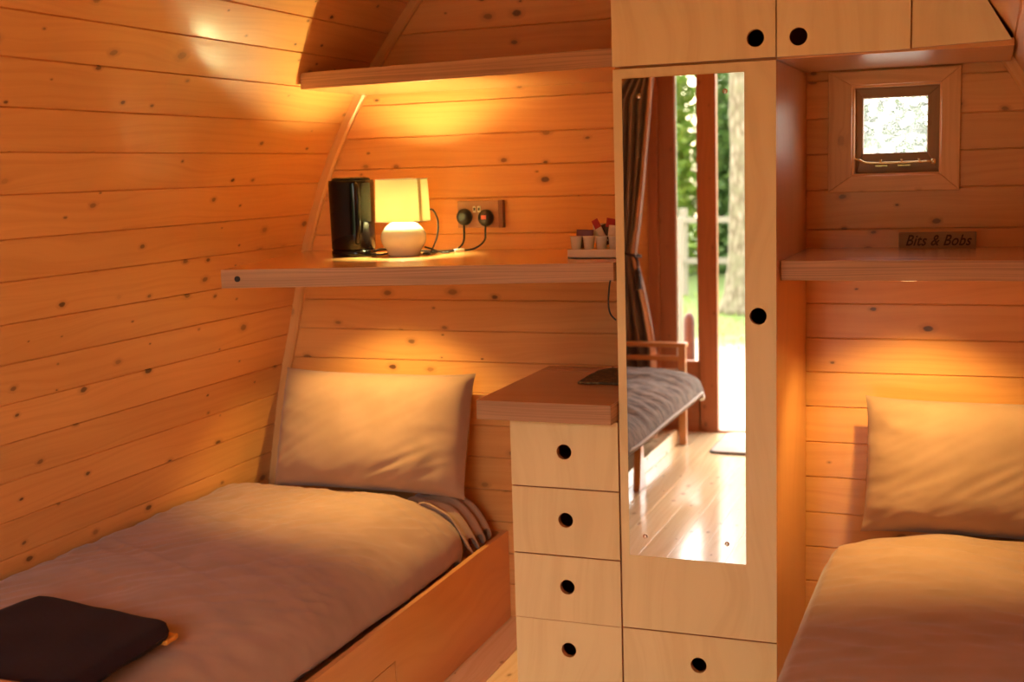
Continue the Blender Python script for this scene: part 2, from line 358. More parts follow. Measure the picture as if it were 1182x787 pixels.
seams=[-1.66,-1.55,-1.43,-1.32,-1.207,-1.095,-.98,-.868,-.755,-.646,-.539,-.432,-.32,-.205,-.085,.022,.128,.24,.355,.47,.58]
while seams[-1]<ZTOP+.1: seams.append(seams[-1]+.111)
def end_wall(name, y, out, hole, mat):
    """horizontal boards on plane y; out=+1 wall body lies at larger y; hole=(x0,x1,z0,z1)"""
    mb=MB()
    for a,b in zip(seams,seams[1:]):
        if a>=ZTOP: break
        r=(random.random(),random.random())
        zs=[(a,a+.0012,.005,.005),(a+.0012,a+.004,.005,0),(a+.004,b-.002,0,0),(b-.002,b,0,.004)]
        cuts=sorted(set([z for z in (hole[2],hole[3]) if a+.004<z<b-.002]))
        seg=[]
        for (p,q,dp,dq) in zs:
            if dp==0 and dq==0:
                c=[p]+cuts+[q]; seg+=[(c[i],c[i+1],0,0) for i in range(len(c)-1)]
            else: seg.append((p,q,dp,dq))
        for (p,q,dp,dq) in seg:
            q=min(q,ZTOP)
            if q<=p: continue
            L0,L1=xl(p)-.045,xl(q)-.045; R0,R1=2*XR-L0,2*XR-L1
            mid=(p+q)/2
            spans=[(L0,R0,L1,R1)]
            if hole[2]<mid<hole[3]: spans=[(L0,hole[0],L1,hole[0]),(hole[1],R0,hole[1],R1)]
            for (l0,r0,l1,r1) in spans:
                P=[(l0,y+out*dp,p),(r0,y+out*dp,p),(r1,y+out*dq,q),(l1,y+out*dq,q)]; U=[(l0,p-a),(r0,p-a),(r1,q-a),(l1,q-a)]
                if out<0: P=P[::-1];U=U[::-1]
                mb.face(P,U,r)
                P=[(l0,y+out*.07,p),(r0,y+out*.07,p),(r1,y+out*.07,q),(l1,y+out*.07,q)]
                if out>0: P=P[::-1]
                mb.face(P,[(l0,p-a),(r0,p-a),(r1,q-a),(l1,q-a)],r)
    hx0,hx1,hz0,hz1=hole; y0,y1=(y,y+out*.07)
    for P in ([(hx0,y0,hz0),(hx0,y1,hz0),(hx0,y1,hz1),(hx0,y0,hz1)],[(hx1,y0,hz1),(hx1,y1,hz1),(hx1,y1,hz0),(hx1,y0,hz0)],
              [(hx0,y0,hz0),(hx1,y0,hz0),(hx1,y1,hz0),(hx0,y1,hz0)],[(hx0,y1,hz1),(hx1,y1,hz1),(hx1,y0,hz1),(hx0,y0,hz1)]):
        mb.face(P,[(0,0),(.3,0),(.3,.07),(0,.07)],(.3,.4))
    return struct(link(name,mb,mat))
WIN=(-.393,-.137,-.046,.224)
end_wall('wall_back',YB,1,WIN,M['pine'])
DOOR=(-1.80,-.22,FL,.66)
end_wall('wall_front',YF,-1,DOOR,M['pine'])

# floor boards run front to back
mb=MB(); x=-2.6
while x<.6:
    r=(random.random(),random.random())
    for a,b,d0,d1 in ((x,x+.001,-.003,-.003),(x+.001,x+.003,-.003,0),(x+.003,x+.117,0,0),(x+.117,x+.118,0,-.003)):
        mb.face([(a,YF-.05,FL+d0),(b,YF-.05,FL+d1),(b,YB+.05,FL+d1),(a,YB+.05,FL+d0)],[(YF,a-x),(YF,b-x),(YB,b-x),(YB,a-x)],r)
    x+=.118
mb.box(-2.6,.6,YF-.05,YB+.05,FL-.08,FL-.004,'y')
struct(link('floor',mb,M['floor']))

# corner battens following the arch
def batten(name,mir,y0,y1,w=.03):
    mb=MB(); r=(random.random(),random.random()); n=90; rings=[]
    for k in range(n+1):
        s=arc[-1]*k/n; a=at(s); b=at(min(s+.01,arc[-1])); c=at(max(s-.01,0)); d=(b-c).normalized(); nn=Vector((d.y,-d.x))  # inward
        q=[]
        for off,y in ((-.004,y1),(w,y1),(w,y0+.006),(w-.006,y0),(-.004,y0)):
            p=a+nn*off; X=(2*XR-p.x) if mir else p.x; q.append(((X,y,p.y),s,off))
        rings.append(q)
    for k in range(n):
        for j in range(5):
            l=(j+1)%5; a,b,c,d=rings[k][j],rings[k][l],rings[k+1][l],rings[k+1][j]
            P=[a[0],b[0],c[0],d[0]]; U=[(a[1],j*.02),(b[1],j*.02+.02),(c[1],j*.02+.02),(d[1],j*.02)]
            if mir: P=P[::-1];U=U[::-1]
            mb.face(P,U,r)
    return struct(link(name,mb,M['trimwood']))
batten('trim_1',False,YB-.018,YB+.004,.032); batten('trim_2',True,YB-.018,YB+.004,.032)
mb=MB(); mb.box(-1.05,-.96,YF-.06,YB+.06,ZTOP-.06,ZTOP+.09,'y'); struct(link('ridge_light_stop',mb,M['trimwood'],bev=.003))   # out-of-view ridge cover, added to stop daylight leaking in
mb=MB()
for xx in (xl(-1.5)+.005,):
    mb.box(xx,xx+.016,YF+.02,YB-.02,FL,FL+.09,'y')
struct(link('baseboard_left',mb,M['trimwood'],bev=.002))
mb=MB(); xr=2*XR-xl(-1.5)-.005; mb.box(xr-.016,xr,YF+.02,YB-.02,FL,FL+.09,'y'); struct(link('baseboard_right',mb,M['trimwood'],bev=.002))

# ------------------------------------------------------------------ little window in the back wall
w=bpy.data.objects.new('window_1',None); C.objects.link(w); w.location=(-.265,YB,.09+H); w['kind']='structure'
def ring4(mb,ox0,ox1,oz0,oz1,ix0,ix1,iz0,iz1,y0,y1,mitre=True):
    for poly,g in (([(ox0,oz0),(ox1,oz0),(ix1,iz0),(ix0,iz0)],0),([(ox1,oz0),(ox1,oz1),(ix1,iz1),(ix1,iz0)],1),([(ox1,oz1),(ox0,oz1),(ix0,iz1),(ix1,iz1)],0),([(ox0,oz1),(ox0,oz0),(ix0,iz0),(ix0,iz1)],1)):
        mb.prism(poly,'y',y0,y1,grain=g)
mb=MB(); ring4(mb,-.460,-.086,-.092,.264,-.391,-.139,-.044,.222,YB-.016,YB+.001); o=link('window_casing',mb,M['trimwood'],w,bev=.002); 
mb=MB(); ring4(mb,-.392,-.138,-.045,.223,-.386,-.144,-.038,.216,YB,YB+.10); link('window_reveal',mb,M['trimwood'],w)
mb=MB(); ring4(mb,-.386,-.144,-.038,.216,-.364,-.180,.022,.186,YB+.05,YB+.085); link('window_sash',mb,M['sash'],w,bev=.002)
mb=MB(); mb.box(-.366,-.178,YB+.064,YB+.068,.020,.188); link('window_pane',mb,M['pane'],w)
mb=MB(); mb.tube([(-.388,YB+.03,.006),(-.372,YB+.026,.003),(-.352,YB+.024,-.006),(-.30,YB+.024,-.008),(-.165,YB+.024,-.007)],.0035,8)
for k in (-.31,-.25,-.20): mb.lathe([(.0035,0),(.0035,.008)],(k,YB+.024,-.006),10)
mb.box(-.325,-.29,YB+.018,YB+.05,-.018,-.014); mb.box(-.26,-.225,YB+.018,YB+.05,-.018,-.014)
mb.lathe([(.003,-.008),(.007,-.006),(.007,.006),(.003,.008)],(-.160,YB+.024,-.007),12)
link('window_stay',mb,M['copper'],w)

# ------------------------------------------------------------------ front door joinery
d=bpy.data.objects.new('door_1',None); C.objects.link(d); d.location=(XC,YF,0); d['kind']='structure'
mb=MB(); ring4(mb,-1.86,-.16,FL-.06,.72,-1.80,-.22,FL-.005,.655,YF-.06,YF+.018); 
mb.v=[Vector((v.x,v.y,max(v.z,FL-.001))) for v in mb.v]
link('door_casing',mb,M['door'],d,bev=.002)
for nm,(a,b) in (('side_light',(-1.80,-1.46)),('side_light',(-.56,-.22))):
    mb=MB(); st=.115
    lft = a if a<-1 else b-st
    mb.box(a,a+(.10 if a<-1 else st),YF-.045,YF,FL+.01,.655,'z'); mb.box(b-(st if a<-1 else .10),b,YF-.045,YF,FL+.01,.655,'z')
    mb.box(a+.1,b-.1,YF-.045,YF,FL+.01,FL+.42,'x'); mb.box(a+.1,b-.1,YF-.045,YF,.57,.655,'x')
    q=link('side_light',mb,M['door'],d,bev=.003)
    mb=MB(); mb.box(a+.09,b-.09,YF-.026,YF-.020,FL+.41,.58); link('side_pane',mb,M['glass'],q)
mb=MB(); mb.box(-1.80,-.22,YF-.07,YF+.0,FL-.005,FL+.012,'x'); link('threshold',mb,M['door'],d)
# white strip standing in for daylight on the frame edge beside the glass
mb=MB(); mb.box(-1.700,-1.690,YF-.012,YF+.002,FL+.42,.57,'z'); link('lit_frame_edge',mb,M['white'],d)

# ------------------------------------------------------------------ panels with finger holes
def holed(mb,x0,x1,z0,z1,yf,yb,cx,cz,r,n=32,grain=1,m=0,mi=0,rr=None):
    rr=rr or (random.random(),random.random()); h=r*1.4
    uvf=lambda p:(p[grain],p[1-grain])
    def quad(poly,back):
        y=yb if back else yf
        P=[(p[0],y,p[1]) for p in poly]; U=[uvf(p) for p in poly]
        if back: P=P[::-1];U=U[::-1]
        mb.face(P,U,rr,m)
    ring=[]
    for k in range(n):
        a=2*math.pi*k/n; c,s=math.cos(a),math.sin(a); t=h/max(abs(c),abs(s)); ring.append(((cx+r*c,cz+r*s),(cx+t*c,cz+t*s)))
    for back in (0,1):
        for k in range(n):
            l=(k+1)%n; quad([ring[k][0],ring[k][1],ring[l][1],ring[l][0]],back)
        for q in ([(x0,z0),(x1,z0),(x1,cz-h),(x0,cz-h)],[(x0,cz+h),(x1,cz+h),(x1,z1),(x0,z1)],[(x0,cz-h),(cx-h,cz-h),(cx-h,cz+h),(x0,cz+h)],[(cx+h,cz-h),(x1,cz-h),(x1,cz+h),(cx+h,cz+h)]): quad(q,back)
    for k in range(n):
        l=(k+1)%n; a,b=ring[k][0],ring[l][0]; mb.face([(a[0],yf,a[1]),(b[0],yf,b[1]),(b[0],yb,b[1]),(a[0],yb,a[1])],[(0,k*.01),(0,k*.01+.01),(.018,k*.01+.01),(.018,k*.01)],rr,mi)
    for a,b in (((x0,z0),(x0,z1)),((x1,z1),(x1,z0)),((x0,z1),(x1,z1)),((x1,z0),(x0,z0))):
        mb.face([(a[0],yf,a[1]),(b[0],yf,b[1]),(b[0],yb,b[1]),(a[0],yb,a[1])],[(a[0]+a[1],yf),(b[0]+b[1],yf),(b[0]+b[1],yb),(a[0]+a[1],yb)],rr,mi)
def carcass(mb,x0,x1,y0,y1,z0,z1,t=.016,grain='z',top=True,bottom=True):
    mb.box(x0,x0+t,y0,y1,z0,z1,grain); mb.box(x1-t,x1,y0,y1,z0,z1,grain); mb.box(x0+t,x1-t,y1-t,y1,z0,z1,grain)
    if top: mb.box(x0+t,x1-t,y0,y1-t,z1-t,z1,'x')
    if bottom: mb.box(x0+t,x1-t,y0,y1-t,z0,z0+t,'x')
DT=.018
YI=YW+DT+.001
BF=[M['birch'],M['birch_orange']]

# wardrobe
wd=thing('wardrobe','tall birch plywood wardrobe with a long mirror screwed to its door','wardrobe',(-.745,3.56,FL))
mb=MB(); carcass(mb,-.966,-.525,YI,YB-.006,FL+.001,.266); mb.box(-.95,-.541,YI,YB-.03,-1.322,-1.308,'x'); link('body',mb,M['birch_orange'],wd,bev=.001)
mb=MB(); holed(mb,-.9655,-.5255,-1.3115,.266,YW,YW+DT,-.5735,-.403,.0228,m=0,mi=1); dr=link('door',mb,BF,wd)
mb=MB(); holed(mb,-.9655,-.5255,FL+.014,-1.3155,YW,YW+DT,-.745,-1.403,.0228,m=0,mi=1); link('drawer',mb,BF,wd)
mb=MB(); mb.box(-.9655,-.5255,YW+.02,YW+.034,FL+.001,FL+.012,'x'); link('plinth',mb,M['birch_orange'],wd)
mb=MB(); mb.prism([(-.9405,-1.0935),(-.6085,-1.0935),(-.6075,.240),(-.9395,.240)],'y',YW-.0035,YW-.0003); mi=link('mirror',mb,M['mirror'],dr)
for sx,sz in ((-.893,.192),(-.658,.193),(-.894,-1.036),(-.661,-1.039)):
    mb=MB(); mb.lathe([(.0070,0),(.0062,.002),(.003,.0034)],(0,0,0),16); mb.xf(Matrix.Translation((sx,YW-.0034,sz))@Matrix.Rotation(math.pi/2,4,'X')); link('mirror_screw',mb,M['steel'],mi)

# overhead cupboards
oc=thing('overhead_cabinet','birch plywood cabinet directly above the mirrored wardrobe','cabinet',(-.745,3.56,.268))
mb=MB(); carcass(mb,-.966,-.527,YI,YB-.006,.268,.80); link('body',mb,M['birch_orange'],oc,bev=.001)
mb=MB(); holed(mb,-.9665,-.5265,.2735,.80,YW,YW+DT,-.5785,.3245,.0228,m=0,mi=1); link('door',mb,BF,oc)
rc=thing('overhead_cabinet','birch plywood overhead cabinet above the small window with a slanted right end','cabinet',(-.25,3.56,.268))
mb=MB(); mb.box(-.525,-.509,YI,YB-.006,.268,.80,'z'); mb.box(-.509,.046,YI,YB-.020,.268,.286,'x'); mb.box(-.509,-.30,YB-.02,YB-.006,.286,.80,'z')
mb.prism([(-.012,.286),(.002,.286),(-.20,.66),(-.214,.66)],'y',YI,YB-.02,grain=1); mb.box(-.20,-.186,YI,YB-.02,.286,.64,'z')
link('body',mb,M['birch_orange'],rc,bev=.001)
mb=MB(); holed(mb,-.5235,-.1945,.273,.80,YW,YW+DT,-.4685,.3215,.0228,m=0,mi=1); link('door',mb,BF,rc)
mb=MB(); mb.prism([(-.1905,.275),(.040,.281),(-.075,.475),(-.1905,.655)],'y',YW,YW+DT,m=0,me=1,grain=1); link('door',mb,BF,rc)

# drawer unit + its worktop
du=thing('drawer_unit','slim birch plywood chest of four drawers left of the wardrobe','drawer unit',(-1.13,3.56,FL))
mb=MB(); carcass(mb,-1.297,-.968,YI,YB-.006,FL+.001,-.7085)
for z in (-.914,-1.1165,-1.3155): mb.box(-1.281,-.984,YI,YB-.03,z-.007,z+.007,'x')
link('body',mb,M['birch_orange'],du,bev=.001)
for (a,b,hz) in ((-.9115,-.711,-.805),(-1.1145,-.9155,-1.008),(-1.3148,-1.1185,-1.210),(FL+.014,-1.3162,-1.403)):
    mb=MB(); holed(mb,-1.2975,-.9705,a,b,YW,YW+DT,-1.133,hz,.0225,m=0,mi=1); link('drawer',mb,BF,du)
mb=MB(); mb.box(-1.297,-.968,YW+.02,YW+.034,FL+.001,FL+.012,'x'); link('plinth',mb,M['birch_orange'],du)
TB=[M['top'],M['edge']]; SB=[M['shelfface'],M['edge']]
mf={'x-':1,'x+':1,'y-':1,'y+':1}
mb=MB(); mb.box(-1.375,-.970,3.215,YB-.002,-.706,-.650,'x',mf=mf)
tag(link('worktop',mb,TB,bev=.0015),'thick reddish plywood worktop lying on the chest of drawers','worktop')
# olive mat on it
mb=MB(); mb.prism([(-1.17,3.53),(-.975,3.53),(-.975,3.80),(-1.15,3.80),(-1.175,3.74)],'z',-.650,-.643)
tag(link('table_mat',mb,M['trivet'],bev=.002),'olive patterned mat lying on the drawer chest worktop','mat')

# shelves
SZ=-.257
mb=MB(); mb.prism([(-2.085,3.02),(-.970,3.268),(-.970,YB-.002),(-2.284,YB-.002)],'z',-.311,SZ,m=0,me=1)
sh=tag(link('wall_shelf',mb,SB,bev=.0015),'long thick shelf carrying the table lamp and the black kettle','shelf')
mb=MB(); mb.lathe([(.0085,0),(.0085,.004)],(0,0,0),16); mb.xf(Matrix.Translation((-2.035,3.030,-.284))@Matrix.Rotation(math.radians(12.5),4,'Z')@Matrix.Rotation(math.pi/2,4,'X')); link('screw_cap',mb,M['blackm'],sh)
mb=MB(); mb.prism([(-2.028,3.43),(-.972,3.305),(-.972,YB-.002),(-2.028,YB-.002)],'z',.276,.327,m=0,me=1)
tag(link('wall_shelf',mb,SB,bev=.0015),'upper shelf high above the table lamp, nothing on it','shelf')
mb=MB(); mb.box(-.523,.262,3.335,YB-.002,-.312,-.259,'x',mf=mf)
tag(link('wall_shelf',mb,SB,bev=.0015),'shelf under the small window right of the wardrobe','shelf')

# ------------------------------------------------------------------ table lamp
LX,LY=-1.760,3.57
lp=thing('table_lamp','lit table lamp with round cream ceramic base and cream drum shade','lamp',(LX,LY,SZ))
mb=MB(); pr=[(.046,.0),(.052,.005)]+[(.0735*math.sin(a)**.9 if False else .0735*math.cos(t),.058+.056*math.sin(t)) for t in [math.radians(q) for q in range(-40,68,6)]]+[(.020,.112),(.012,.116)]
mb.lathe(pr,(LX,LY,SZ),40); link('lamp_base',mb,M['cream'],lp)
mb=MB(); mb.lathe([(.010,.112),(.010,.15)],(LX,LY,SZ),16); link('bulb_holder',mb,M['white'],lp)
mb=MB(); mb.lathe([(.008,.15),(.018,.168),(.020,.185),(.012,.2),(.003,.204)],(LX,LY,SZ),20); link('bulb',mb,M['bulb'],lp)
mb=MB(); mb.lathe([(.0885,.112),(.0835,.246),(.0825,.246),(.0875,.112)],(LX,LY,SZ),48,cap=False)
n=48; mb2=mb; sd=link('lamp_shade',mb,M['shade'],lp)
for zz,rr in ((.111,.0890),(.245,.0838)):
    mb=MB()
    pts=[(LX+rr*math.cos(2*math.pi*k/40),LY+rr*math.sin(2*math.pi*k/40),SZ+zz) for k in range(41)]; mb.tube(pts,.0013,6,sub=1,caps=False); link('shade_rim',mb,M['white'],sd)
mb=MB(); a=math.radians(-24); ca,sa=math.cos(a),math.sin(a); ta=Vector((-sa,ca,0))*.006
P=[Vector((LX+r_*ca,LY+r_*sa,SZ+z_)) for r_,z_ in ((.0897,.112),(.0847,.246))]
mb.face([P[0]-ta,P[0]+ta,P[1]+ta,P[1]-ta]); mb.face([v+Vector((ca,sa,0))*.0008 for v in (P[0]-ta,P[0]+ta,P[1]+ta,P[1]-ta)])
link('shade_seam',mb,M['shade'],sd)
def plug(parent,x,z,label=False):
    mb=MB(); mb.lathe([(.024,0),(.0262,.006),(.0262,.018),(.022,.03),(.012,.034)],(0,0,0),28,sx=.98,sy=1.08); mb.xf(Matrix.Translation((x,YB-.022,z))@Matrix.Rotation(math.pi/2,4,'X'))
    p=link('plug',mb,M['blackm'],parent)
    if label:
        mb=MB(); mb.box(x-.008,x+.010,YB-.0575,YB-.0555,z-.004,z+.010); link('plug_label',mb,M['redlabel'],p)
    return p
ZT=SZ+.004
mb=MB(); mb.tube([(LX+.045,LY+.045,ZT),(-1.69,3.66,ZT),(-1.64,3.72,ZT),(-1.60,3.77,ZT+.004),(-1.575,3.80,-.225),(-1.572,3.805,-.19),(-1.573,3.81,-.165)],.0032)
lc=link('lamp_cord',mb,M['blackm'],lp)
mb=MB(); mb.box(-.018,.018,-.006,.006,0,.010); mb.xf(Matrix.Translation((-1.635,3.726,SZ+.0015))@Matrix.Rotation(math.radians(50),4,'Z')); link('inline_switch',mb,M['cream'],lc,bev=.003)
plug(lc,-1.573,-.150,True)
mb=MB(); mb.tube([(LX+.07,LY+.02,SZ+.005),(-1.690,3.62,SZ+.006),(-1.665,3.62,-.20),(-1.660,3.62,-.15),(-1.675,3.62,-.115),(-1.695,3.62,-.113)],.003); 
mb.tube([(LX+.05,LY+.05,ZT+.02),(-1.70,3.64,ZT+.014),(-1.67,3.66,ZT),(-1.64,3.66,ZT)],.003)
link('spare_cord',mb,M['blackm'],lp)

# kettle
KX,KY=-1.937,3.56
kt=thing('kettle','tall glossy black jug kettle standing left of the table lamp','kettle',(KX,KY,SZ))
def oval(mb,z,rx,ry,c=(KX,KY),n=40,e=2.6):
    out=[]
    for k in range(n):
        a=2*math.pi*k/n; ca,sa=math.cos(a),math.sin(a)
        out.append(Vector((c[0]+rx*math.copysign(abs(ca)**(2/e),ca),c[1]+ry*math.copysign(abs(sa)**(2/e),sa),z)))
    return out
def loft(mb,rings,m=0,smooth=True):
    i=len(mb.v); n=len(rings[0])
    for r in rings: mb.v+=r
    for j in range(len(rings)-1):
        for k in range(n):
            l=(k+1)%n; mb.idx((i+j*n+k,i+j*n+l,i+(j+1)*n+l,i+(j+1)*n+k),smooth=smooth,m=m)
    mb.idx(tuple(i+k for k in range(n-1,-1,-1)),smooth=False,m=m); e=i+(len(rings)-1)*n; mb.idx(tuple(e+k for k in range(n)),smooth=False,m=m)
mb=MB(); loft(mb,[oval(mb,SZ+z,r,r*.92) for z,r in ((0,.066),(.004,.069),(.018,.069),(.022,.066))]); link('power_base',mb,M['black'],kt)
mb=MB(); loft(mb,[oval(mb,SZ+z,r,r*.92) for z,r in ((.022,.064),(.026,.068),(.08,.0685),(.16,.0695),(.235,.0705),(.246,.069))]); link('jug',mb,M['black'],kt)
mb=MB(); loft(mb,[oval(mb,SZ+z,r,r*.92) for z,r in ((.246,.060),(.252,.058),(.256,.045))]); ld=link('lid',mb,M['black'],kt)
mb=MB(); pts=[(KX-.04+.0*k,0,0) for k in range(2)]
mb.tube([(KX+.052*math.cos(a),KY+.048*math.sin(a),SZ+.2535) for a in [math.radians(200+q) for q in range(0,150,15)]],.0018,6,sub=2); link('lid_glint',mb,M['copper'],ld)  # bright arc standing in for light caught on the lid's front edge
ang=math.radians(-52); hx,hy=math.cos(ang),math.sin(ang)
mb=MB(); mb.tube([(KX+hx*.062,KY+hy*.058,SZ+.232),(KX+hx*.088,KY+hy*.083,SZ+.226),(KX+hx*.098,KY+hy*.092,SZ+.18),(KX+hx*.094,KY+hy*.089,SZ+.10),(KX+hx*.078,KY+hy*.074,SZ+.055),(KX+hx*.062,KY+hy*.058,SZ+.048)],.0085,10); link('handle',mb,M['black'],kt)
mb=MB(); mb.tube([(KX+.06,KY+.02,SZ+.010),(KX+.085,KY+.03,SZ+.020),(-1.81,3.66,ZT+.004),(-1.75,3.69,ZT+.002),(-1.70,3.68,ZT+.002),(-1.675,3.72,ZT),(-1.66,3.77,ZT+.004),(-1.650,3.80,-.225),(-1.651,3.81,-.17)],.0033)
mb.tube([(KX+.06,KY-.01,SZ+.006),(KX+.10,KY+.0,SZ+.005),(KX+.105,KY+.05,SZ+.006),(-1.80,3.67,SZ+.010)],.003)
kc=link('power_cord',mb,M['blackm'],kt); plug(kc,-1.651,-.146)

# wall socket
so=thing('wall_socket','double wall socket with two black plugs pushed in behind the lamp','socket',(-1.607,YB,-.14))
mb=MB(); mb.box(-1.682,-1.532,YB-.019,YB+.0005,-.183,-.093); link('plate',mb,M['plate'],so,bev=.002)
mb=MB(); mb.box(-1.5335,-1.516,YB-.022,YB+.0005,-.184,-.092); link('plate_end',mb,M['platedark'],so,bev=.002)
for x0 in (-1.625,-1.608):
    mb=MB(); mb.box(x0,x0+.012,YB-.0225,YB-.0185,-.132,-.110); q=link('switch_rocker',mb,M['cream'],so,bev=.001)
    mb=MB(); mb.box(x0+.003,x0+.009,YB-.0232,YB-.022,-.125,-.116); link('switch_mark',mb,M['blackm'],q)

# tray of coffee things
ty=thing('hospitality_tray','cream tray of milk pots and sachets beside the wardrobe','tray',(-1.06,3.45,SZ))
mb=MB(); x0,x1,y0,y1=-1.150,-.985,3.405,3.50
mb.box(x0,x1,y0,y1,SZ+.001,SZ+.006)
for q in ((x0,x0+.004,y0,y1),(x1-.004,x1,y0,y1),(x0,x1,y0,y0+.004),(x0,x1,y1-.004,y1)): mb.box(*q,SZ+.001,SZ+.027)
mb.box(x0+.004,x1-.004,y0+.004,y1-.004,SZ+.006,SZ+.0265)
link('tray_body',mb,M['cream'],ty,bev=.0015)
pots=[]
def potmesh(c):
    mb=MB(); mb.lathe([(.0140,0),(.0170,.034),(.0188,.0355),(.0188,.0375),(.0005,.038)],c,20); return mb
for k in range(4):
    cx=-1.128+k*.0385; c=(cx,3.424,SZ+.0275)
    if k==0:
        p0=link('milk_pot',potmesh(c),M['cream'])
        tag(p0,'small cream milk pot at the left end of the tray','milk pot','milk pots in a row on the tray'); base=p0
    else:
        o=p0.copy(); C.objects.link(o); o.location=(k*.0385,0,0)
        o['label']=('small cream milk pot second from the tray left end','small cream milk pot third from the tray left end','small cream milk pot nearest the wardrobe')[k-1]
def sachet(loc,w,h,t,rot,mat,label,stripe=None):
    """pillow pack standing or leaning"""
    mb=MB(); nx,nz=8,8; g=[[],[]]
    for s_,lst in ((-1,g[0]),(1,g[1])):
        for i in range(nx+1):
            row=[]
            for j in range(nz+1):
                u=i/nx*2-1; v=j/nz*2-1; th_=t*.5*max(0,(1-u**4))**.5*max(0,(1-v**4))**.5; row.append(len(mb.v)); mb.v.append(Vector((u*w/2,s_*(th_+.0003),v*h/2)))
            lst.append(row)
    for s_,lst in ((0,g[0]),(1,g[1])):
        for i in range(nx):
            for j in range(nz):
                q=(lst[i][j],lst[i+1][j],lst[i+1][j+1],lst[i][j+1]); mb.idx(q if s_==0 else q[::-1],smooth=True,m=1 if (stripe and j>=nz-3) else 0)
    mb.xf(Matrix.Translation(loc)@rot)
    return tag(link('sachet',mb,[mat,M[stripe]] if stripe else mat),label,'sachet','sachets in the tray')
RY=lambda d:Matrix.Rotation(math.radians(d),4,'Y')
RX=lambda d:Matrix.Rotation(math.radians(d),4,'X')
sachet((-1.112,3.458,SZ+.067),.052,.030,.012,RY(2)@RX(-8),M['purple'],'purple sachet lying across the left milk pots')
sachet((-1.118,3.476,SZ+.052),.04,.05,.008,RY(0)@RX(-8),M['dark'],'dark brown sachet upright behind the leftmost milk pots')
sachet((-1.064,3.452,SZ+.078),.020,.074,.007,RY(-28)@RX(-5),M['paper'],'slim pale stick sachet with red end leaning left','red')
sachet((-1.052,3.466,SZ+.066),.028,.060,.009,RY(-24)@RX(-5),M['dark'],'dark sachet leaning between the two red topped sticks')
sachet((-1.036,3.459,SZ+.079),.030,.070,.008,RY(10)@RX(-5),M['dark'],'dark stick sachet with red top standing upright','red')
sachet((-1.020,3.436,SZ+.078),.026,.034,.009,RY(6)@RX(-6),M['paper'],'beige square sachet at the front near the wardrobe')
sachet((-1.005,3.474,SZ+.085),.026,.060,.008,RY(4)@RX(-4),M['paper'],'tall pale sachet at the back near the wardrobe')
sachet((-1.075,3.480,SZ+.070),.034,.056,.008,RY(-6)@RX(-4),M['paper'],'pale sachet at the back of the tray centre')

# loop of cable by the wardrobe
mb=MB(); mb.tube([(-.974,3.262,-.306),(-.978,3.262,-.330),(-.981,3.262,-.372),(-.976,3.264,-.400),(-.962,3.27,-.418)],.0025)
mb.v=[v+Vector((-.004,.0,0)) for v in mb.v]
tag(link('cable',mb,M['blackm']),'thin dark cable hanging from the shelf end beside the wardrobe','cable')

# sign
sg=thing('wooden_sign','small dark wooden sign with carved lettering on the window shelf','sign',(-.142,3.795,-.259))
mb=MB(); mb.box(-.250,-.036,3.790,3.808,-.259,-.212,'x'); link('board',mb,M['signwood'],sg,bev=.002)
cu=bpy.data.curves.new('lettering','FONT'); cu.body='Bits & Bobs'; cu.size=.044; cu.shear=.35; cu.extrude=.0006; cu.offset=.0007; cu.align_x='CENTER'; cu.space_character=1.06
to=bpy.data.objects.new('tmp',cu); C.objects.link(to); bpy.context.view_layer.update()
me=bpy.data.meshes.new_from_object(to); bpy.data.objects.remove(to); bpy.data.curves.remove(cu)
wd_=max(v.co.x for v in me.vertices)-min(v.co.x for v in me.vertices); sc=.182/wd_
for v in me.vertices: v.co=Vector((v.co.x*sc,v.co.z,v.co.y*1.0))
lo=bpy.data.objects.new('lettering',me); C.objects.link(lo); me.materials.clear(); me.materials.append(plain('dark_ink',(.07,.032,.014),.8)); lo.parent=sg
lo.location=Vector((-.142,3.7893,-.250))-Vector((-.142,3.795,-.259))

# ------------------------------------------------------------------ beds
def cloth(nx,ny,fn,thick):
    mb=MB(); top=[];bot=[]
    for i in range(nx+1):
        a=[];b=[]
        for j in range(ny+1):
            p=Vector(fn(i/nx,j/ny)); a.append(p)
        top.append(a)
    ids=[[0]*(ny+1) for _ in range(nx+1)]; jd=[[0]*(ny+1) for _ in range(nx+1)]
    for i in range(nx+1):
        for j in range(ny+1):
            p=top[i][j]; dx=top[min(i+1,nx)][j]-top[max(i-1,0)][j]; dy=top[i][min(j+1,ny)]-top[i][max(j-1,0)]
            n=dx.cross(dy); n=n.normalized() if n.length>1e-9 else Vector((0,0,1))
            ids[i][j]=len(mb.v); mb.v.append(p); jd[i][j]=len(mb.v); mb.v.append(p-n*thick)
    for i in range(nx):
        for j in range(ny):
            mb.idx((ids[i][j],ids[i+1][j],ids[i+1][j+1],ids[i][j+1])); mb.idx((jd[i][j],jd[i][j+1],jd[i+1][j+1],jd[i+1][j]))
    for i in range(nx):
        mb.idx((ids[i][0],jd[i][0],jd[i+1][0],ids[i+1][0])); mb.idx((ids[i][ny],ids[i+1][ny],jd[i+1][ny],jd[i][ny]))
    for j in range(ny):
        mb.idx((ids[0][j],ids[0][j+1],jd[0][j+1],jd[0][j])); mb.idx((ids[nx][j],jd[nx][j],jd[nx][j+1],ids[nx][j+1]))
    return mb
def nz(x,y,z=0): return noise.noise(Vector((x,y,z)))
def ridge(x,y,z=0): return 1-abs(nz(x,y,z))*2.2
def fold(x,y,ang,fx,fy,seed):
    c,s=math.cos(ang),math.sin(ang); return ridge((x*c+y*s)*fx,(-x*s+y*c)*fy,seed)

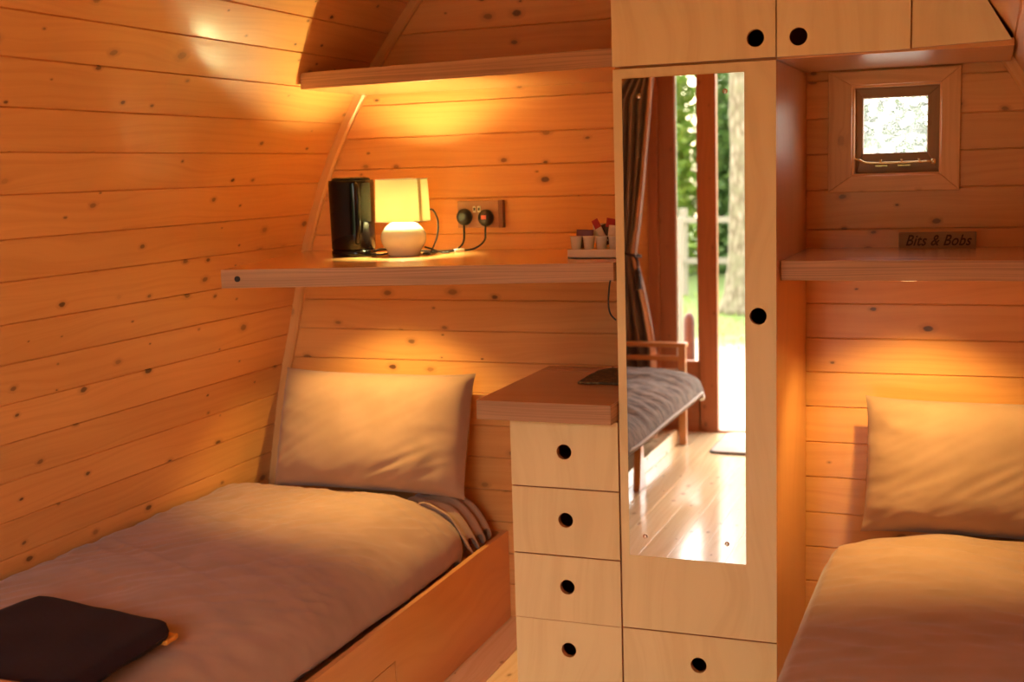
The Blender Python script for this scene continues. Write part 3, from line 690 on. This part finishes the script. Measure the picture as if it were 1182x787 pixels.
# left bed
bl=thing('bed','left single bed with a plywood side board beside the drawer chest','bed',(-2.0,2.9,FL))
mb=MB()
X1=-1.541;X0=X1-.018; ye=1.86
mb.box(X0,X1,2.960,YB-.004,FL+.001,-1.235,'y',r=(.2,.5)); mb.box(X0,X1,ye,2.960,-1.3585,-1.235,'y',r=(.2,.5)); mb.box(X0,X1,ye,2.960,FL+.001,-1.502,'y',r=(.2,.5))
mb.box(X0,X1,ye,2.05,-1.501,-1.359,'z')
link('side_board',mb,M['birch_orange'],bl)
mb=MB(); mb.box(X0+.001,X1-.0005,2.053,2.956,-1.499,-1.3615,'y'); link('drawer',mb,M['birch_orange'],bl)
mb=MB(); mb.box(-2.47,X0,YB-.022,YB-.004,FL+.001,-1.235,'x'); link('head_board',mb,M['birch_orange'],bl)
mb=MB(); mb.box(-2.49,X0,ye,ye+.018,FL+.001,-1.235,'x'); link('foot_board',mb,M['birch_orange'],bl)
mb=MB(); mb.box(-2.47,X0-.002,ye+.02,YB-.024,-1.305,-1.290,'x'); link('base_panel',mb,M['birch_orange'],bl)
def mattress(name,x0,x1,label,wr=0):
    mb=MB(); y0,y1=ye+.03,YB-.045; z0,z1=-1.289,-1.125; rings=[]; n=96
    def outline(ins,z):
        out=[]
        hx,hy=(x1-x0)/2-ins,(y1-y0)/2-ins; cx,cy=(x0+x1)/2,(y0+y1)/2
        for k in range(n):
            a=2*math.pi*k/n+.03; ca,sa=math.cos(a),math.sin(a); e=2/14
            out.append(Vector((cx+hx*math.copysign(abs(ca)**e,ca),cy+hy*math.copysign(abs(sa)**e,sa),z)))
        return out
    loft(mb,[outline(i,z) for i,z in ((.012,z0),(.002,z0+.012),(0,z0+.03),(0,z1-.07),(.010,z1-.035),(.035,z1-.010),(.07,z1),(.2,z1+.001))])
    return tag(link(name,mb,M['linen']),label,'mattress')
mattress('mattress',-2.462,-1.635,'mattress in taupe sheet on the left bed, mostly under its duvet')
def duvetL(u,v):
    # u across from wall (0) to side board (1); v from foot (0) to head (1)
    y=1.80+v*(3.635-1.80)
    L,R=-2.472,-1.5665
    xr=R; 
    s=u; 
    W=(R-L)
    # arc-like parameter: top part then roll over side
    if s<.55: x=L+W*.55*(s/.55); z=-1.048
    else:
        t=(s-.55)/.45; a=t*math.pi/2; x=L+W*(.55+.45*math.sin(a)**1.0); z=-1.048-.185*(1-math.cos(a)**.80)
    z-=.012*max(0,1-u/.05)**2; z+=.022*max(0,1-v/.75)
    # head end roll
    h=max(0,(v-.93)/.07); z-=.050*(1-math.sqrt(max(0,1-h*h)))
    if v>.85 and u>.7:
        q=((v-.85)/.15)*((u-.7)/.3); y-=.13*q*q; z+=.006*q*math.sin(v*70+u*20); x-=.012*q
    fade=min(1,(1-u)*14+.15)
    n=.010*nz(x*2.3,y*1.8,1)+.006*nz(x*5,y*4,2)
    side=max(0,(u-.55)/.45)
    k_=.5+nz(x*3+4,y*1.7,17)*1.2; n+=.011*side*k_*(fold(x,y,.25+.5*nz(x,y*1.3,18),2.2,13,3)-.4)+.005*side*(1-k_)*(fold(x,y,.7,6,26,7)-.4)
    n+=.0065*(fold(x,y,-.35,1.6,13,5)-.5)+.004*(fold(x,y,.9,3,20,9)-.5)
    n+=.006*max(0,1-abs(v-.9)/.1)*(fold(x,y,1.3,4,22,11)-.4)
    z+=n*(1 if u<.85 else max(.25,1-(u-.85)/.15)); x+=-.010*side*abs(nz(y*9,3))*(1 if u>.8 else 0)
    return (x,y,z)
mb=cloth(110,190,duvetL,.022)
tag(link('duvet',mb,M['linen']),'taupe duvet spread over the left bed with a dark throw on it','duvet')
# ruffled sheet corner beyond the duvet
mb=cloth(26,30,lambda u,v:(-1.82+u*.245+.016*math.sin(v*23)*u, 3.57+v*.19, -1.088-.13*u**4+.020*math.sin(v*21+u*3)*u**.7+.014*nz(u*4,v*9,4)),.006)
tag(link('fitted_sheet',mb,M['linen']),'ruffled end of the sheet showing below the left pillow corner','sheet')

def pillow(name,c,w,h,t,tilt,label,seed,yaw=0,group=None):
    nx,ny=64,44; mb=MB(); L=[[],[]]
    for side in (0,1):
        for i in range(nx+1):
            row=[]
            for j in range(ny+1):
                u=i/nx*2-1; v=j/ny*2-1
                px=u*w/2*(1-.05*(1-abs(u)**2*0)*(v*v)*0-.035*(1-v*v)*0); 
                # pulled-in edges, pointed corners
                px=u*w/2*(1-.030*(1-v**4)*abs(u)**3); pz=v*h/2*(1-.055*(1-u**4)*abs(v)**3)
                prof_=max(0,1-abs(u)**3.6)**.5*max(0,1-abs(v)**3.2)**.55
                d=t/2*prof_
                edge=(abs(u)**3+abs(v)**3)
                wr=.009*min(1,edge)*(ridge(u*2.5+v*1.2,v*2.2-u*1.6,seed)-.45)*prof_**.4+.010*prof_*nz(u*1.2,v*1.4,seed+3)
                low=max(0,.35-v)/1.35; wr+=(.002+.008*low*low)*(fold(u,v,.75,1.2,7,seed+5)-.5)*prof_**.5+.004*max(0,abs(u)-.55)*(fold(u,v,-.3,1.5,10,seed+8)-.5)*prof_**.5
                d+=wr if side==0 else wr*.3
                if prof_<=0: d=0
                row.append(len(mb.v)); mb.v.append(Vector((px,-d if side==0 else d,pz)))
            L[side].append(row)
    for side in (0,1):
        for i in range(nx):
            for j in range(ny):
                q=(L[side][i][j],L[side][i+1][j],L[side][i+1][j+1],L[side][i][j+1]); mb.idx(q if side==0 else q[::-1])
    mb.xf(Matrix.Translation(c)@Matrix.Rotation(yaw,4,'Z')@Matrix.Rotation(-tilt,4,'X'))
    return tag(link(name,mb,M['linen']),label,'pillow',group)
pillow('pillow',(-1.975,3.700,-.872),.735,.425,.215,math.radians(18),'plump taupe pillow leaning at the head of the left bed',3)
pillow('pillow',(.030,3.695,-.888),.735,.405,.215,math.radians(18),'plump taupe pillow leaning below the window shelf on the right bed',21)

# dark folded throw
def slab(poly,z0,z1,seed,layers=2):
    mb=MB(); n=30
    (a,b,c,d)=[Vector((p[0],p[1],0)) for p in poly]
    def P(u,v): return a*(1-u)*(1-v)+b*u*(1-v)+c*u*v+d*(1-u)*v
    for k in range(layers):
        zz0=z0+(z1-z0)*k/layers; zz1=z0+(z1-z0)*(k+1)/layers; L=[[],[]]
        for side in (0,1):
            for i in range(n+1):
                row=[]
                for j in range(n+1):
                    u,v=i/n,j/n; p=P(u,v); e=min(u,1-u,v,1-v); r=min(1,e/.07); cu2=max(0,.12-min(u,1-u))*max(0,.12-min(v,1-v))*60; cen=(a+b+c+d)/4; p=p+(cen-p)*cu2*.09; p.x+=.006*nz(v*5,seed,1); p.y+=.008*nz(u*5,seed,2); bul=math.sqrt(max(0,1-(1-r)**2))
                    zc=(zz0+zz1)/2; z=zc+(zz1-zz0)/2*bul*(1 if side else -1)+(.005*nz(p.x*6,p.y*6,seed+k) if side or k else .0)
                    row.append(len(mb.v)); mb.v.append(Vector((p.x,p.y,z)))
                L[side].append(row)
            for i in range(n):
                for j in range(n):
                    q=(L[side][i][j],L[side][i+1][j],L[side][i+1][j+1],L[side][i][j+1]); mb.idx(q if side else q[::-1])
    return mb
th_=thing('throw','dark brown folded throw lying on the foot of the left bed','throw',(-2.0,2.05,-1.045))
link('folded_cloth',slab([(-2.23,1.80),(-1.700,1.84),(-1.712,2.232),(-2.185,2.312)],-1.036,-.992,4,1),M['throw'],th_)
mb=slab([(-1.750,2.185),(-1.712,2.180),(-1.716,2.232),(-1.752,2.236)],-1.036,-1.024,2,1); link('label_tab',mb,M['orange'],th_)

# right bed
br=thing('bed','right single bed below the window shelf, its frame almost hidden','bed',(-.0,2.9,FL))
mb=MB(); mb.box(-.424,-.408,ye,YB-.004,FL+.001,-1.235,'y'); link('side_board',mb,M['birch_orange'],br)
mb=MB(); mb.box(-.408,.45,YB-.022,YB-.004,FL+.001,-1.235,'x'); link('head_board',mb,M['birch_orange'],br)
mb=MB(); mb.box(-.408,.47,ye,ye+.018,FL+.001,-1.235,'x'); link('foot_board',mb,M['birch_orange'],br)
mb=MB(); mb.box(-.406,.45,ye+.02,YB-.024,-1.305,-1.290,'x'); link('base_panel',mb,M['birch_orange'],br)
mattress('mattress',-.375,.438,'mattress of the right bed, hidden under the duvet')
def duvetR(u,v):
    y=1.80+v*(3.64-1.80); L,R=-.440,.452; W=R-L
    if u>.18: x=L+W*(.07+.93*(u-.18)/.82); z=-1.052
    else:
        t=1-u/.18; x=L+W*.07*(1-math.sin(t*math.pi/2)); z=-1.052-.175*(1-math.cos(t*math.pi/2))
    z-=.040*max(0,(.5-u)/.32)**2 if u>.18 else .040
    h=max(0,(v-.92)/.08); z-=.045*(1-math.sqrt(max(0,1-h*h)))
    if v>.82 and u<.45:
        q=((v-.82)/.18)*((.45-u)/.45); y-=.10*q*q; x+=.03*q*q
    side=max(0,(.5-u)/.5)
    n=.010*nz(x*2.3,y*1.9,41)+.006*nz(x*5,y*4,42)+.006*(fold(x,y,-.5,2.6,12,43)-.5)+.004*(fold(x,y,.2,3,16,44)-.5)
    n+=.010*max(0,1-abs(v-.88)/.14)*(fold(x,y,-.35,2.2,18,45)-.45)
    z+=n*(1 if u>.15 else .3)
    return (x,y,z)
mb=cloth(100,170,duvetR,.022)
tag(link('duvet',mb,M['linen']),'taupe duvet spread over the right bed below the window shelf','duvet')

# ------------------------------------------------------------------ lights in the room
def lamp(name,kind,loc,power,col,**kw):
    l=bpy.data.lights.new(name,kind); l.energy=power; l.color=col
    for k,v in kw.items(): setattr(l,k,v)
    o=bpy.data.objects.new(name,l); C.objects.link(o); o.location=(loc[0],loc[1],loc[2]+H); return o
WARM=(1,.50,.17)
def downlight(x,y,z,label,power):
    t=thing('under_shelf_light',label,'light',(x,y,z-.009))
    mb=MB(); mb.lathe([(.034,0),(.036,.003),(.036,.009)],(x,y,z-.009),28); link('housing',mb,M['white'],t)
    mb=MB(); mb.lathe([(.026,0),(.026,.002)],(x,y,z-.0102),24); link('lens',mb,M['puck'],t)
    l=lamp('downlight_beam','SPOT',(x,y,z-.012),power,(1,.70,.24),shadow_soft_size=.018,spot_size=math.radians(108),spot_blend=.6)
    l.parent=t; l.location=(0,0,-.004); l.rotation_euler=(math.radians(13),0,0)
downlight(-1.90,3.44,-.311,'small round light fixed under the long left shelf',40)
downlight(-.20,3.46,-.312,'small round light fixed under the window shelf',40)

# ------------------------------------------------------------------ behind the viewer, seen in the mirror
# futon
fu=thing('futon_sofa','slatted wooden futon sofa against the left wall seen in the mirror','sofa',(-1.85,.8,FL))
for y0 in (-.12,1.76):
    for x0 in (-1.608,-2.24):
        mb=MB(); mb.box(x0,x0+.042,y0,y0+.03,FL+.001,-.997,'z'); link('leg',mb,M['futonwood'],fu,bev=.003)
    mb=MB(); mb.box(-2.25,-1.560,y0-.015,y0+.045,-.997,-.972,'x'); link('arm_rest',mb,M['futonwood'],fu,bev=.004)
    for z in (-1.075,-1.150,-1.225):
        mb=MB(); mb.box(-2.20,-1.60,y0+.005,y0+.025,z,z+.028,'x'); link('arm_slat',mb,M['futonwood'],fu,bev=.002)
mb=MB(); mb.box(-1.585,-1.560,-.09,1.76,-1.33,-1.26,'y'); link('front_rail',mb,M['futonwood'],fu,bev=.003)
mb=MB(); mb.box(-2.24,-2.215,-.09,1.76,-1.33,-1.26,'y'); link('back_rail',mb,M['futonwood'],fu,bev=.003)
mb=MB(); mb.box(-1.640,-1.615,-.09,1.76,FL+.001,FL+.085,'y'); link('floor_runner',mb,M['floor'],fu,bev=.003)
for k in range(9):
    mb=MB(); y=.0+k*.205; mb.box(-2.215,-1.585,y,y+.07,-1.285,-1.267,'x'); link('seat_slat',mb,M['futonwood'],fu)
mb=MB(); mb.prism([(.84,FL+.001),(.96,FL+.001),(.92,-1.33),(.88,-1.33)],'x',-1.585,-1.55,grain=1); link('centre_leg',mb,M['futonwood'],fu,bev=.003)
def futon():
    mb=MB(); nx,ny=40,80; L=[[],[]]
    x0,x1,y0,y1=-2.20,-1.425,-.05,1.74
    for side in (0,1):
        for i in range(nx+1):
            row=[]
            for j in range(ny+1):
                u=i/nx;v=j/ny; a=u*2-1;b=v*2-1
                pr=max(0,1-abs(a)**6)**.5*max(0,1-abs(b)**10)**.5
                sag=-.0
                x=x0+(x1-x0)*u; y=y0+(y1-y0)*v-.0
                zc=-1.175-.03*max(0,u-.7)/.3
                d=.088*pr; x-=.13*u*max(0,(abs(b)-.84)/.16)**2
                if side: d+=pr**.4*(.020*(fold(x,y,.22,1.6,9,60)-.4)+.010*(fold(x,y,-.1,2.5,19,63)-.4)+.022*nz(x*3,y*3,61))
                row.append(len(mb.v)); mb.v.append(Vector((x,y,zc+(d if side else -d*.9))))
            L[side].append(row)
        for i in range(nx):
            for j in range(ny):
                q=(L[side][i][j],L[side][i+1][j],L[side][i+1][j+1],L[side][i][j+1]); mb.idx(q if side else q[::-1])
    return mb
fm=thing('futon_mattress','grey brown creased futon mattress on the slatted sofa','futon mattress',(-1.8,.8,-1.26))
link('cushion',futon(),M['futonfab'],fm)
mb=MB(); mb.tube([(-1.53,-.045,-1.207),(-1.455,.03,-1.207),(-1.424,.20,-1.207),(-1.424,.8,-1.207),(-1.424,1.5,-1.207),(-1.50,1.73,-1.207)],.006,8); link('piping',mb,fabric('grey_piping',(.5,.43,.36)),fm)
# white tie of the mattress
mb=MB(); mb.tube([(-1.45,.04,-1.215),(-1.435,.05,-1.25),(-1.455,.04,-1.262)],.009,8); link('corner_tie',mb,M['white'],fm)

# curtain tied back beside the door
cu_=thing('curtain','brown curtain tied back beside the open door seen in the mirror','curtain',(-1.83,-.17,FL))
def curt(lining):
    zt,zb=.62,FL+.02; ztie=-.475
    def fn(u,v):
        z=zb+(zt-zb)*v
        t=abs(z-ztie); 
        if z>ztie:
            k=min(1,(z-ztie)/(zt-ztie)); r=-1.865+ .130*k**.75; l=max(-1.99,xl(z)+.004)
        else:
            k=min(1,(ztie-z)/.55); r=-1.865+.105*k**.8; l=max(-2.04,xl(z)+.01)
        w=r-l
        x=l+w*u; amp=.028*(.35+.65*min(1,t/.35))
        y=-.17+amp*math.sin(u*math.pi*9+.6*math.sin(v*6))+.006*nz(u*5,v*5)
        if lining:
            x=r-.018+(.022+.012*min(1,max(0,(ztie-z)/.5)))*u; y=-.135+.010*math.sin(u*5+v*4)
        return (x,y,z)
    return cloth(8 if lining else 90,60,fn,.003)
link('drape',curt(False),M['curtain'],cu_)
link('lining',curt(True),M['lining'],cu_)
mb=MB(); 
pts=[(-1.91+.075*math.cos(a),-.17+.05*math.sin(a),-.475-.02*math.cos(a)) for a in [math.radians(q) for q in range(0,361,30)]]; mb.tube(pts,.007,8,sub=3)
mb.tube([(-1.850,-.115,-.49),(-1.832,-.105,-.525),(-1.836,-.11,-.565)],.006,8)
mb.lathe([(.010,0),(.020,-.02),(.017,-.03),(.022,-.115),(.001,-.118)],(-1.836,-.11,-.56),16)
link('tieback',mb,fabric('dark_brown_rope',(.035,.018,.014)),cu_)
mb=MB(); mb.tube([(-1.96,-.17,.645),(-.06,-.17,.645)],.010,12,sub=1); 
tag(link('curtain_rail',mb,M['steel']),'metal curtain rail running above the front doors','curtain rail')
for v in (): pass
# mat
mb=MB(); n=24
def rrect(x0,x1,y0,y1,r):
    out=[]
    for cx,cy,a0 in ((x1-r,y1-r,0),(x0+r,y1-r,90),(x0+r,y0+r,180),(x1-r,y0+r,270)):
        for k in range(7):
            a=math.radians(a0+k*15); out.append((cx+r*math.cos(a),cy+r*math.sin(a)))
    return out
dm=thing('doormat','beige doormat with dark rubber edge inside the open door','doormat',(-1.05,-.17,FL))
mb.prism(rrect(-1.405,-.70,-.42,.09,.05),'z',FL+.001,FL+.008); link('rubber_edge',mb,M['matedge'],dm)
mb=MB(); mb.prism(rrect(-1.395,-.71,-.41,.08,.045),'z',FL+.008,FL+.014); link('pile',mb,M['doormat'],dm)

# ------------------------------------------------------------------ outside
G=-1.70
mb=MB(); mb.face([(-30,-30,G),(30,-30,G),(30,30,G),(-30,30,G)],[(-30,-30),(30,-30),(30,30),(-30,30)]); g=struct(link('ground',mb,M['ground']))
# grass tufts
mb=MB()
for k in range(5000):
    x=random.uniform(-6.5,1.5); y=random.uniform(-9.5,-3.4)
    if y>-4 and random.random()<.7: continue
    a=random.random()*6.28; h=random.uniform(.03,.09); w=.006; dx,dy=math.cos(a)*w,math.sin(a)*w; lx,ly=random.uniform(-.03,.03),random.uniform(-.03,.03)
    mb.face([(x-dx,y-dy,G),(x+dx,y+dy,G),(x+lx,y+ly,G+h)],r=(random.random(),0))
gg=link('grass_tufts',mb,M['leaf']); gg['kind']='stuff'; tag(gg,'short green grass growing beyond the sandy ground outside the door','grass')
def tree(x,y,r,h,label,crown=True,seed=0,mat='leaf'):
    t=thing('tree',label,'tree',(x,y,G))
    mb=MB(); n=40; rings=[]
    for k in range(61):
        z=k/60*h; rr=r*(1-.35*k/60)*(1+.5*math.exp(-z*5)); ring=[]
        for j in range(n):
            a=2*math.pi*j/n; q=rr*(1+.10*nz(math.cos(a)*3,math.sin(a)*3,z*2+seed)+.06*nz(math.cos(a)*9,math.sin(a)*9,z*7+seed)); ring.append(Vector((x+q*math.cos(a)+.04*math.sin(z),y+q*math.sin(a),G+z)))
        rings.append(ring)
    loft(mb,rings); link('trunk',mb,M['bark'],t)
    if crown:
        mb=MB(); random.seed(seed+5)
        for k in range(9000):
            a=random.random()*6.28; ph=math.acos(random.uniform(-1,1)); q=random.random()**.4
            c=Vector((x+1.9*q*math.sin(ph)*math.cos(a),y+1.9*q*math.sin(ph)*math.sin(a),G+h+.3+1.4*q*math.cos(ph))); leafq(mb,c,.07)
        link('crown',mb,M[mat],t)
def leafq(mb,c,s):
    d=Vector((random.uniform(-1,1),random.uniform(-1,1),random.uniform(-.6,.6))).normalized(); e=d.cross(Vector((random.uniform(-1,1),random.uniform(-1,1),random.uniform(-1,1)))).normalized()
    s*=random.uniform(.6,1.3); mb.face([c-d*s,c-e*s*.45,c+d*s,c+e*s*.45],r=(random.random(),0))
def bush(x,y,rx,ry,h,label,mat,n=6000,seed=1,group='bushes along the fence',ls=.055):
    random.seed(seed); t=thing('bush',label,'bush',(x,y,G),group)
    mb=MB()
    for k in range(n):
        a=random.random()*6.28; ph=random.random(); q=.55+.45*random.random(); lump=1+.22*nz(math.cos(a)*2,math.sin(a)*2,ph*3+seed)
        zz=ph*h; w=math.sqrt(max(0,1-(2*ph-.9)**2*.8)) if ph>.45 else 1
        leafq(mb,Vector((x+rx*q*w*lump*math.cos(a),y+ry*q*w*lump*math.sin(a),G+zz)),ls)
    link('foliage',mb,M[mat],t)
    mb=MB()
    for k in range(5):
        a=k*1.3; mb.tube([(x+.08*math.cos(a),y+.08*math.sin(a),G),(x+.25*rx*math.cos(a),y+.25*ry*math.sin(a),G+h*.4),(x+.5*rx*math.cos(a),y+.5*ry*math.sin(a),G+h*.75)],lambda q:.03*(1-.7*q),6)
    link('stem',mb,M['bark'],t)
tree(-2.65,-7.6,.20,5.2,'straight pale barked tree trunk standing beyond the door',seed=3)
k=0
for (x,y,rx,ry,h,mt,lab) in ((-5.6,-13,1.25,1.2,5.4,'leaf','tall bright green bush left of the tree in the mirror view'),(-3.3,-13.4,.95,1.1,4.6,'leafd','darker green bush directly behind the tree trunk'),
        (-1.2,-13.2,1.0,1.2,5.2,'leaf','bright bush right behind the tree, towards the camp field'),(-8.3,-12.8,1.3,1.2,4.8,'leafd','darkest bush at the far left end of the fence'),(1.2,-13,1.2,1.2,4.4,'leaf','low bright bush at the right end of the fence')):
    bush(x,y,rx,ry,h,lab,mt,n=15000,seed=11+k,ls=.09); k+=1
for (x,y,rx,ry,h,mt,lab) in ((-7.0,-16.6,1.7,1.2,6.6,'leafd','tall dark bush in the back row, leftmost of three'),(-3.9,-16.9,1.3,1.1,6.8,'leaf','tallest bright bush in the back row behind the tree'),(-.6,-16.6,1.7,1.2,6.2,'leafd','dark bush at the right end of the back row')):
    bush(x,y,rx,ry,h,lab,mt,n=12000,seed=31+k,ls=.13,group='bushes of the back row'); k+=1
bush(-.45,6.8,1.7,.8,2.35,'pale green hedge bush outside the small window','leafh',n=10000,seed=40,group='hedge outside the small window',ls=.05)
# fence
fe=thing('rail_fence','weathered wooden post and rail fence across the grass','fence',(-3.4,-9.6,G))
for x in (-8.0,-5.9,-3.79,-1.7,.4):
    mb=MB(); mb.box(x-.05,x+.05,-9.55,-9.45,G-.02,G+1.15,'z'); link('fence_post',mb,M['fence'],fe,bev=.006)
for z in (.42,.96):
    mb=MB(); mb.box(-8.05,.5,-9.45,-9.41,G+z,G+z+.075,'x'); link('fence_rail',mb,M['fence'],fe,bev=.004)
# thin stake and low red-brown post near the step
po=thing('bollard_post','short red brown post with rounded top standing outside the door','post',(-1.80,-1.2,G))
mb=MB(); mb.lathe([(.036,.05),(.036,.70),(.033,.735),(.022,.758),(.004,.768)],(-1.800,-1.2,G),24); link('post_shaft',mb,M['redpost'],po)
mb=MB(); mb.lathe([(.058,-.0),(.055,.06),(.030,.40),(.030,.41)],(-1.815,-1.165,G),20); link('post_sleeve',mb,M['white'],po)
mb=MB(); mb.box(-2.545,-2.505,-4.02,-3.98,G-.02,-.44,'z')
tag(link('stake',mb,M['fence'],bev=.003),'thin upright wooden stake standing alone on the grass','stake')

# ------------------------------------------------------------------ sky, portals, camera
wo=bpy.data.worlds.new('overcast_sky'); bpy.context.scene.world=wo; wo.use_nodes=True; nt=wo.node_tree
bg=nt.nodes['Background']; sk=nt.nodes.new('ShaderNodeTexSky'); sk.sky_type='NISHITA'; sk.sun_disc=False; sk.sun_elevation=math.radians(48); sk.sun_rotation=math.radians(200); sk.dust_density=4; sk.air_density=1.0
mx=nt.nodes.new('ShaderNodeMix'); mx.data_type='RGBA'; mx.inputs[0].default_value=.75; mx.inputs[7].default_value=(1.0,.82,.54,1)
nt.links.new(sk.outputs[0],mx.inputs[6]); nt.links.new(mx.outputs[2],bg.inputs[0]); bg.inputs[1].default_value=5.4
def portal(name,c,sx,sy,rot):
    l=bpy.data.lights.new(name,'AREA'); l.shape='RECTANGLE'; l.size=sx; l.size_y=sy; l.cycles.is_portal=True
    o=bpy.data.objects.new(name,l); C.objects.link(o); o.location=(c[0],c[1],c[2]+H); o.rotation_euler=rot
portal('door_portal',(XC,YF-.08,-.45),1.6,2.2,(math.radians(90),0,0))
portal('window_portal',(-.272,YB+.11,.105),.26,.28,(math.radians(-90),0,0))

cam=bpy.data.cameras.new('camera'); co=bpy.data.objects.new('camera',cam); C.objects.link(co)
yaw,pit,rol=.372890639,.136778114,-.0308858804; f=1417.88
cy,sy=math.cos(yaw),math.sin(yaw); cp,sp=math.cos(pit),math.sin(pit)
F=Vector((-sy*cp,cy*cp,-sp)); R=Vector((cy,sy,0)); U=R.cross(F); R2=R*math.cos(rol)+U*math.sin(rol); U2=-R*math.sin(rol)+U*math.cos(rol)
mt=Matrix((R2,U2,-F)).transposed().to_4x4(); mt.translation=Vector((0,0,H)); co.matrix_world=mt
cam.sensor_width=36; cam.lens=36*f/1182; cam.clip_start=.02; cam.dof.use_dof=True; cam.dof.focus_distance=3.35; cam.dof.aperture_fstop=2.8
sc=bpy.context.scene; sc.camera=co
vs=sc.view_settings; vs.view_transform='Standard'; vs.look='None'; vs.exposure=0; vs.gamma=1; vs.use_curve_mapping=False
